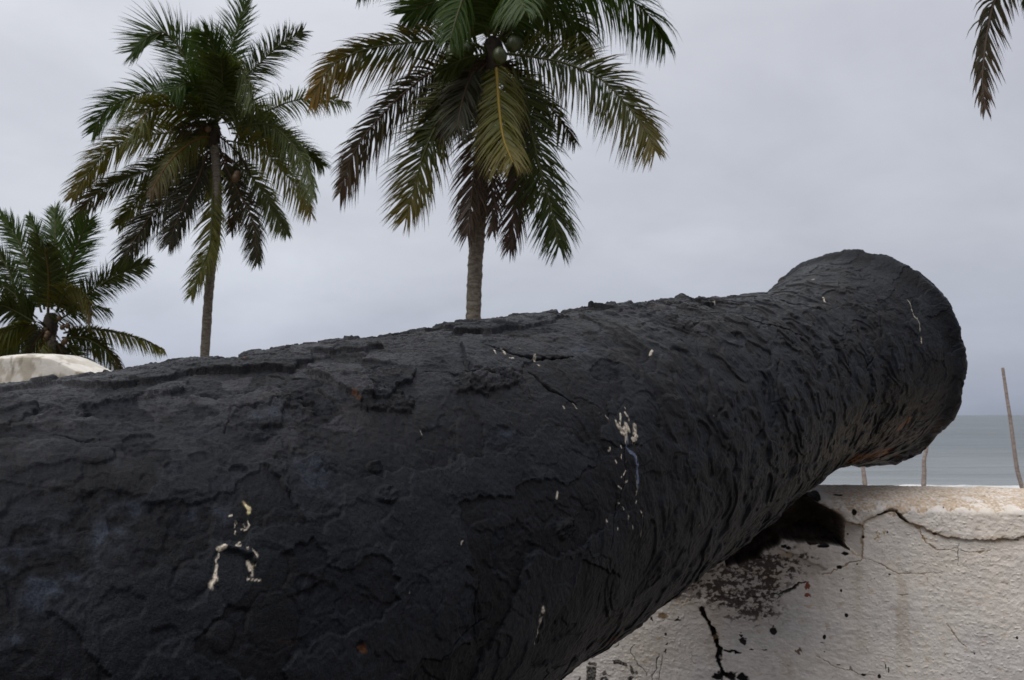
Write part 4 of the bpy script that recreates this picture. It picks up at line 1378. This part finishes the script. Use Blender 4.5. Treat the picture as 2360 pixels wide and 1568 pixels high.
F_LOW = [
    ([(325, 760), (330, 520), (300, 330), (262, 262)], -1.6, K(hue='d', roll=.95, droop=.05, length=0.72, n=165, rcol=(.09, .07, .02))),
    ([(350, 740), (385, 420), (375, 220), (368, 65)], .6, K(hue='g', roll=.9, droop=-.1, length=0.69)),
    ([(300, 740), (262, 420), (245, 230), (195, 110)], .3, K(hue='g', roll=.8, droop=0, length=0.48)),
    ([(280, 760), (190, 450), (120, 270), (5, 110)], .2, K(hue='g', roll=.9, droop=.1, length=0.65)),
    ([(390, 750), (475, 420), (545, 250), (602, 135)], -.4, K(hue='g', roll=.95, droop=.1, length=0.79)),
    ([(400, 760), (580, 640), (750, 530), (1000, 425)], 0, K(hue='d', roll=.8, droop=.5, length=0.58)),
    ([(380, 760), (440, 630), (525, 615), (595, 690), (618, 770)], -2.2, K(hue='o', roll=.6, droop=.9, length=0.69, tip='b')),
    ([(250, 800), (130, 690), (60, 480), (-20, 350)], .4, K(hue='d', roll=.8, droop=.4, length=0.62)),
    ([(240, 830), (100, 750), (0, 715), (-180, 760)], -.4, K(hue='d', roll=.8, droop=.8, length=0.58)),
    ([(270, 880), (180, 845), (80, 865), (-80, 930)], -1.0, K(hue='o', roll=.7, droop=1.0, length=0.69, up_ratio=.4)),
    ([(430, 900), (560, 868), (800, 900), (960, 945), (1105, 1010)], -.7, K(hue='o', roll=.7, droop=.8, length=0.55, up_ratio=.35)),
    ([(420, 930), (560, 930), (680, 990), (770, 1080), (825, 1170)], -.5, K(hue='d', roll=.7, droop=.9, length=0.62, tip='b')),
    ([(310, 920), (255, 1020), (215, 1110), (180, 1250)], -1.2, K(hue='o', roll=.9, droop=.5, length=0.69, rcol=(.24, .17, .03))),
    ([(380, 950), (440, 1080), (490, 1200), (520, 1320)], -.3, K(hue='k', roll=.8, droop=.6, length=0.41)),
    ([(440, 960), (540, 1080), (640, 1190), (700, 1300)], -.5, K(hue='d', roll=.8, droop=.6, length=0.52)),
    ([(240, 830), (80, 620), (-100, 560), (-280, 640)], .8, K(hue='g', roll=.6, droop=.5, length=0.62)),
    ([(280, 900), (150, 950), (40, 1010), (-80, 1130)], .3, K(hue='d', roll=.7, droop=.8, length=0.58)),
]
palm('short coconut palm at far left, crown rising just above the rounded white shoulder', 26.0, (340, 850), F_LOW,
     [(345, 900), (350, 1050), (345, 1250), (335, 1600), (325, 1900)], .16, .12, zC,
     [(290, 890), (320, 905, -.5), (300, 880), (280, 910), (440, 950), (430, 960, -.2), (400, 800), (420, 860), (455, 850), (310, 925, -.6)], M_NUT_O, .075, (-.12, 0, .05), nfill=4, flen=.7)

F_EDGE = [
    ([(2200, -900), (1750, -640), (1400, -260), (1180, 20), (1105, 340), (1062, 620), (1032, 1000), (1062, 1350)], -1.0, K(hue='k', roll=.8, droop=.9, tip='b', length=.50, n=100, thick=.03, wind=(.30, 0, -.1))),
    ([(2250, -900), (1950, -620), (1700, -300), (1640, 0), (1780, 160)], -.3, K(hue='d', roll=.7, droop=.8, length=.4)),
    ([(2300, -900), (1900, -1100), (1500, -1000), (1250, -700), (1150, -450)], .6, K(hue='g', roll=.6, droop=.8)),
    ([(2300, -900), (2200, -1500), (2000, -1900), (1700, -2100)], .3, K(hue='g', roll=.7, droop=.3)),
    ([(2350, -900), (2450, -1500), (2600, -2000), (2850, -2200)], -.3, K(hue='g', roll=.7, droop=.3)),
    ([(2400, -900), (2800, -1150), (3200, -1100), (3500, -700)], .4, K(hue='g', roll=.6, droop=.7)),
    ([(2400, -850), (2750, -700), (3050, -300), (3200, 200)], -.4, K(hue='d', roll=.7, droop=.8)),
    ([(2350, -820), (2500, -400), (2650, 100), (2700, 600)], -.5, K(hue='k', roll=.8, droop=.8)),
    ([(2300, -900), (2000, -1500), (1600, -1600), (1300, -1400)], -.8, K(hue='g', roll=.6, droop=.5)),
    ([(2350, -900), (2600, -1450), (3000, -1600), (3300, -1450)], .8, K(hue='g', roll=.6, droop=.5)),
]
palm('palm mostly beyond the right edge, a single ragged brown frond tip hanging into the corner', 13.0, (2350, -880), F_EDGE,
     [(2350, -780), (2420, 1000), (2560, 3000), (2640, 5000), (2680, 6500)], .15, .13, zD, [(2280, -830), (2420, -800)], M_NUT_G, .13, (-.05, 0, 0), nfill=0, flen=.9)


# ------------------------------------------------------------------ bleached poles on the beach
def pole(label, pts_px, Y0, r):
    tp = [at(a, b, Y0) for a, b in pts_px]
    gx = tp[-1][0] + (tp[-1][0] - tp[-2][0]) * 1.2
    foot = np.array([gx, Y0, float(beach_z(np.array([gx]), np.array([Y0]))[0]) - 0.1])
    path = np.vstack([np.linspace(foot, tp[-1], 30)[:-1], catmull(tp[::-1], 131)])
    n = 9
    V = []
    for i, p in enumerate(path):
        t = i / 159
        rr = r * (1.15 - 0.45 * t)
        for a in range(n):
            an = 2 * math.pi * a / n
            k = rr * (1 + 0.05 * rng.uniform(-1, 1))
            V.append(p + np.array([math.cos(an) * k, math.sin(an) * k, 0]))
    V.append(path[-1] + UP * 0.01)
    nV = len(V) - 1
    F = [tuple(int(x) for x in f) for f in grid_faces(160, n, True)] + [(159 * n + a, 159 * n + (a + 1) % n, nV) for a in range(n)]
    o = mesh_obj('wooden_pole', np.array(V) - foot, F, M_POLE)
    o.location = foot
    o['label'] = label
    o['category'] = 'pole'
    o['group'] = 'bare poles standing on the beach'
    return o


pole('tallest bleached pole leaning left at the right edge, its bare tip against the sky', [(2310, 848), (2318, 905), (2328, 970), (2337, 1040), (2344, 1085), (2356, 1128)], 14.0, .030)
pole('thin bleached pole under the right part of the muzzle rim, top hidden behind it', [(2136, 985), (2135, 1030), (2129, 1060), (2129, 1085), (2128, 1118)], 15.5, .036)
pole('short bleached pole directly below the lowest point of the muzzle, rising above the wall', [(1984, 1040), (1988, 1075), (1991, 1100), (1993, 1118)], 15.0, .036)

# flat things keep both faces; nothing below this line
bpy.context.view_layer.update()
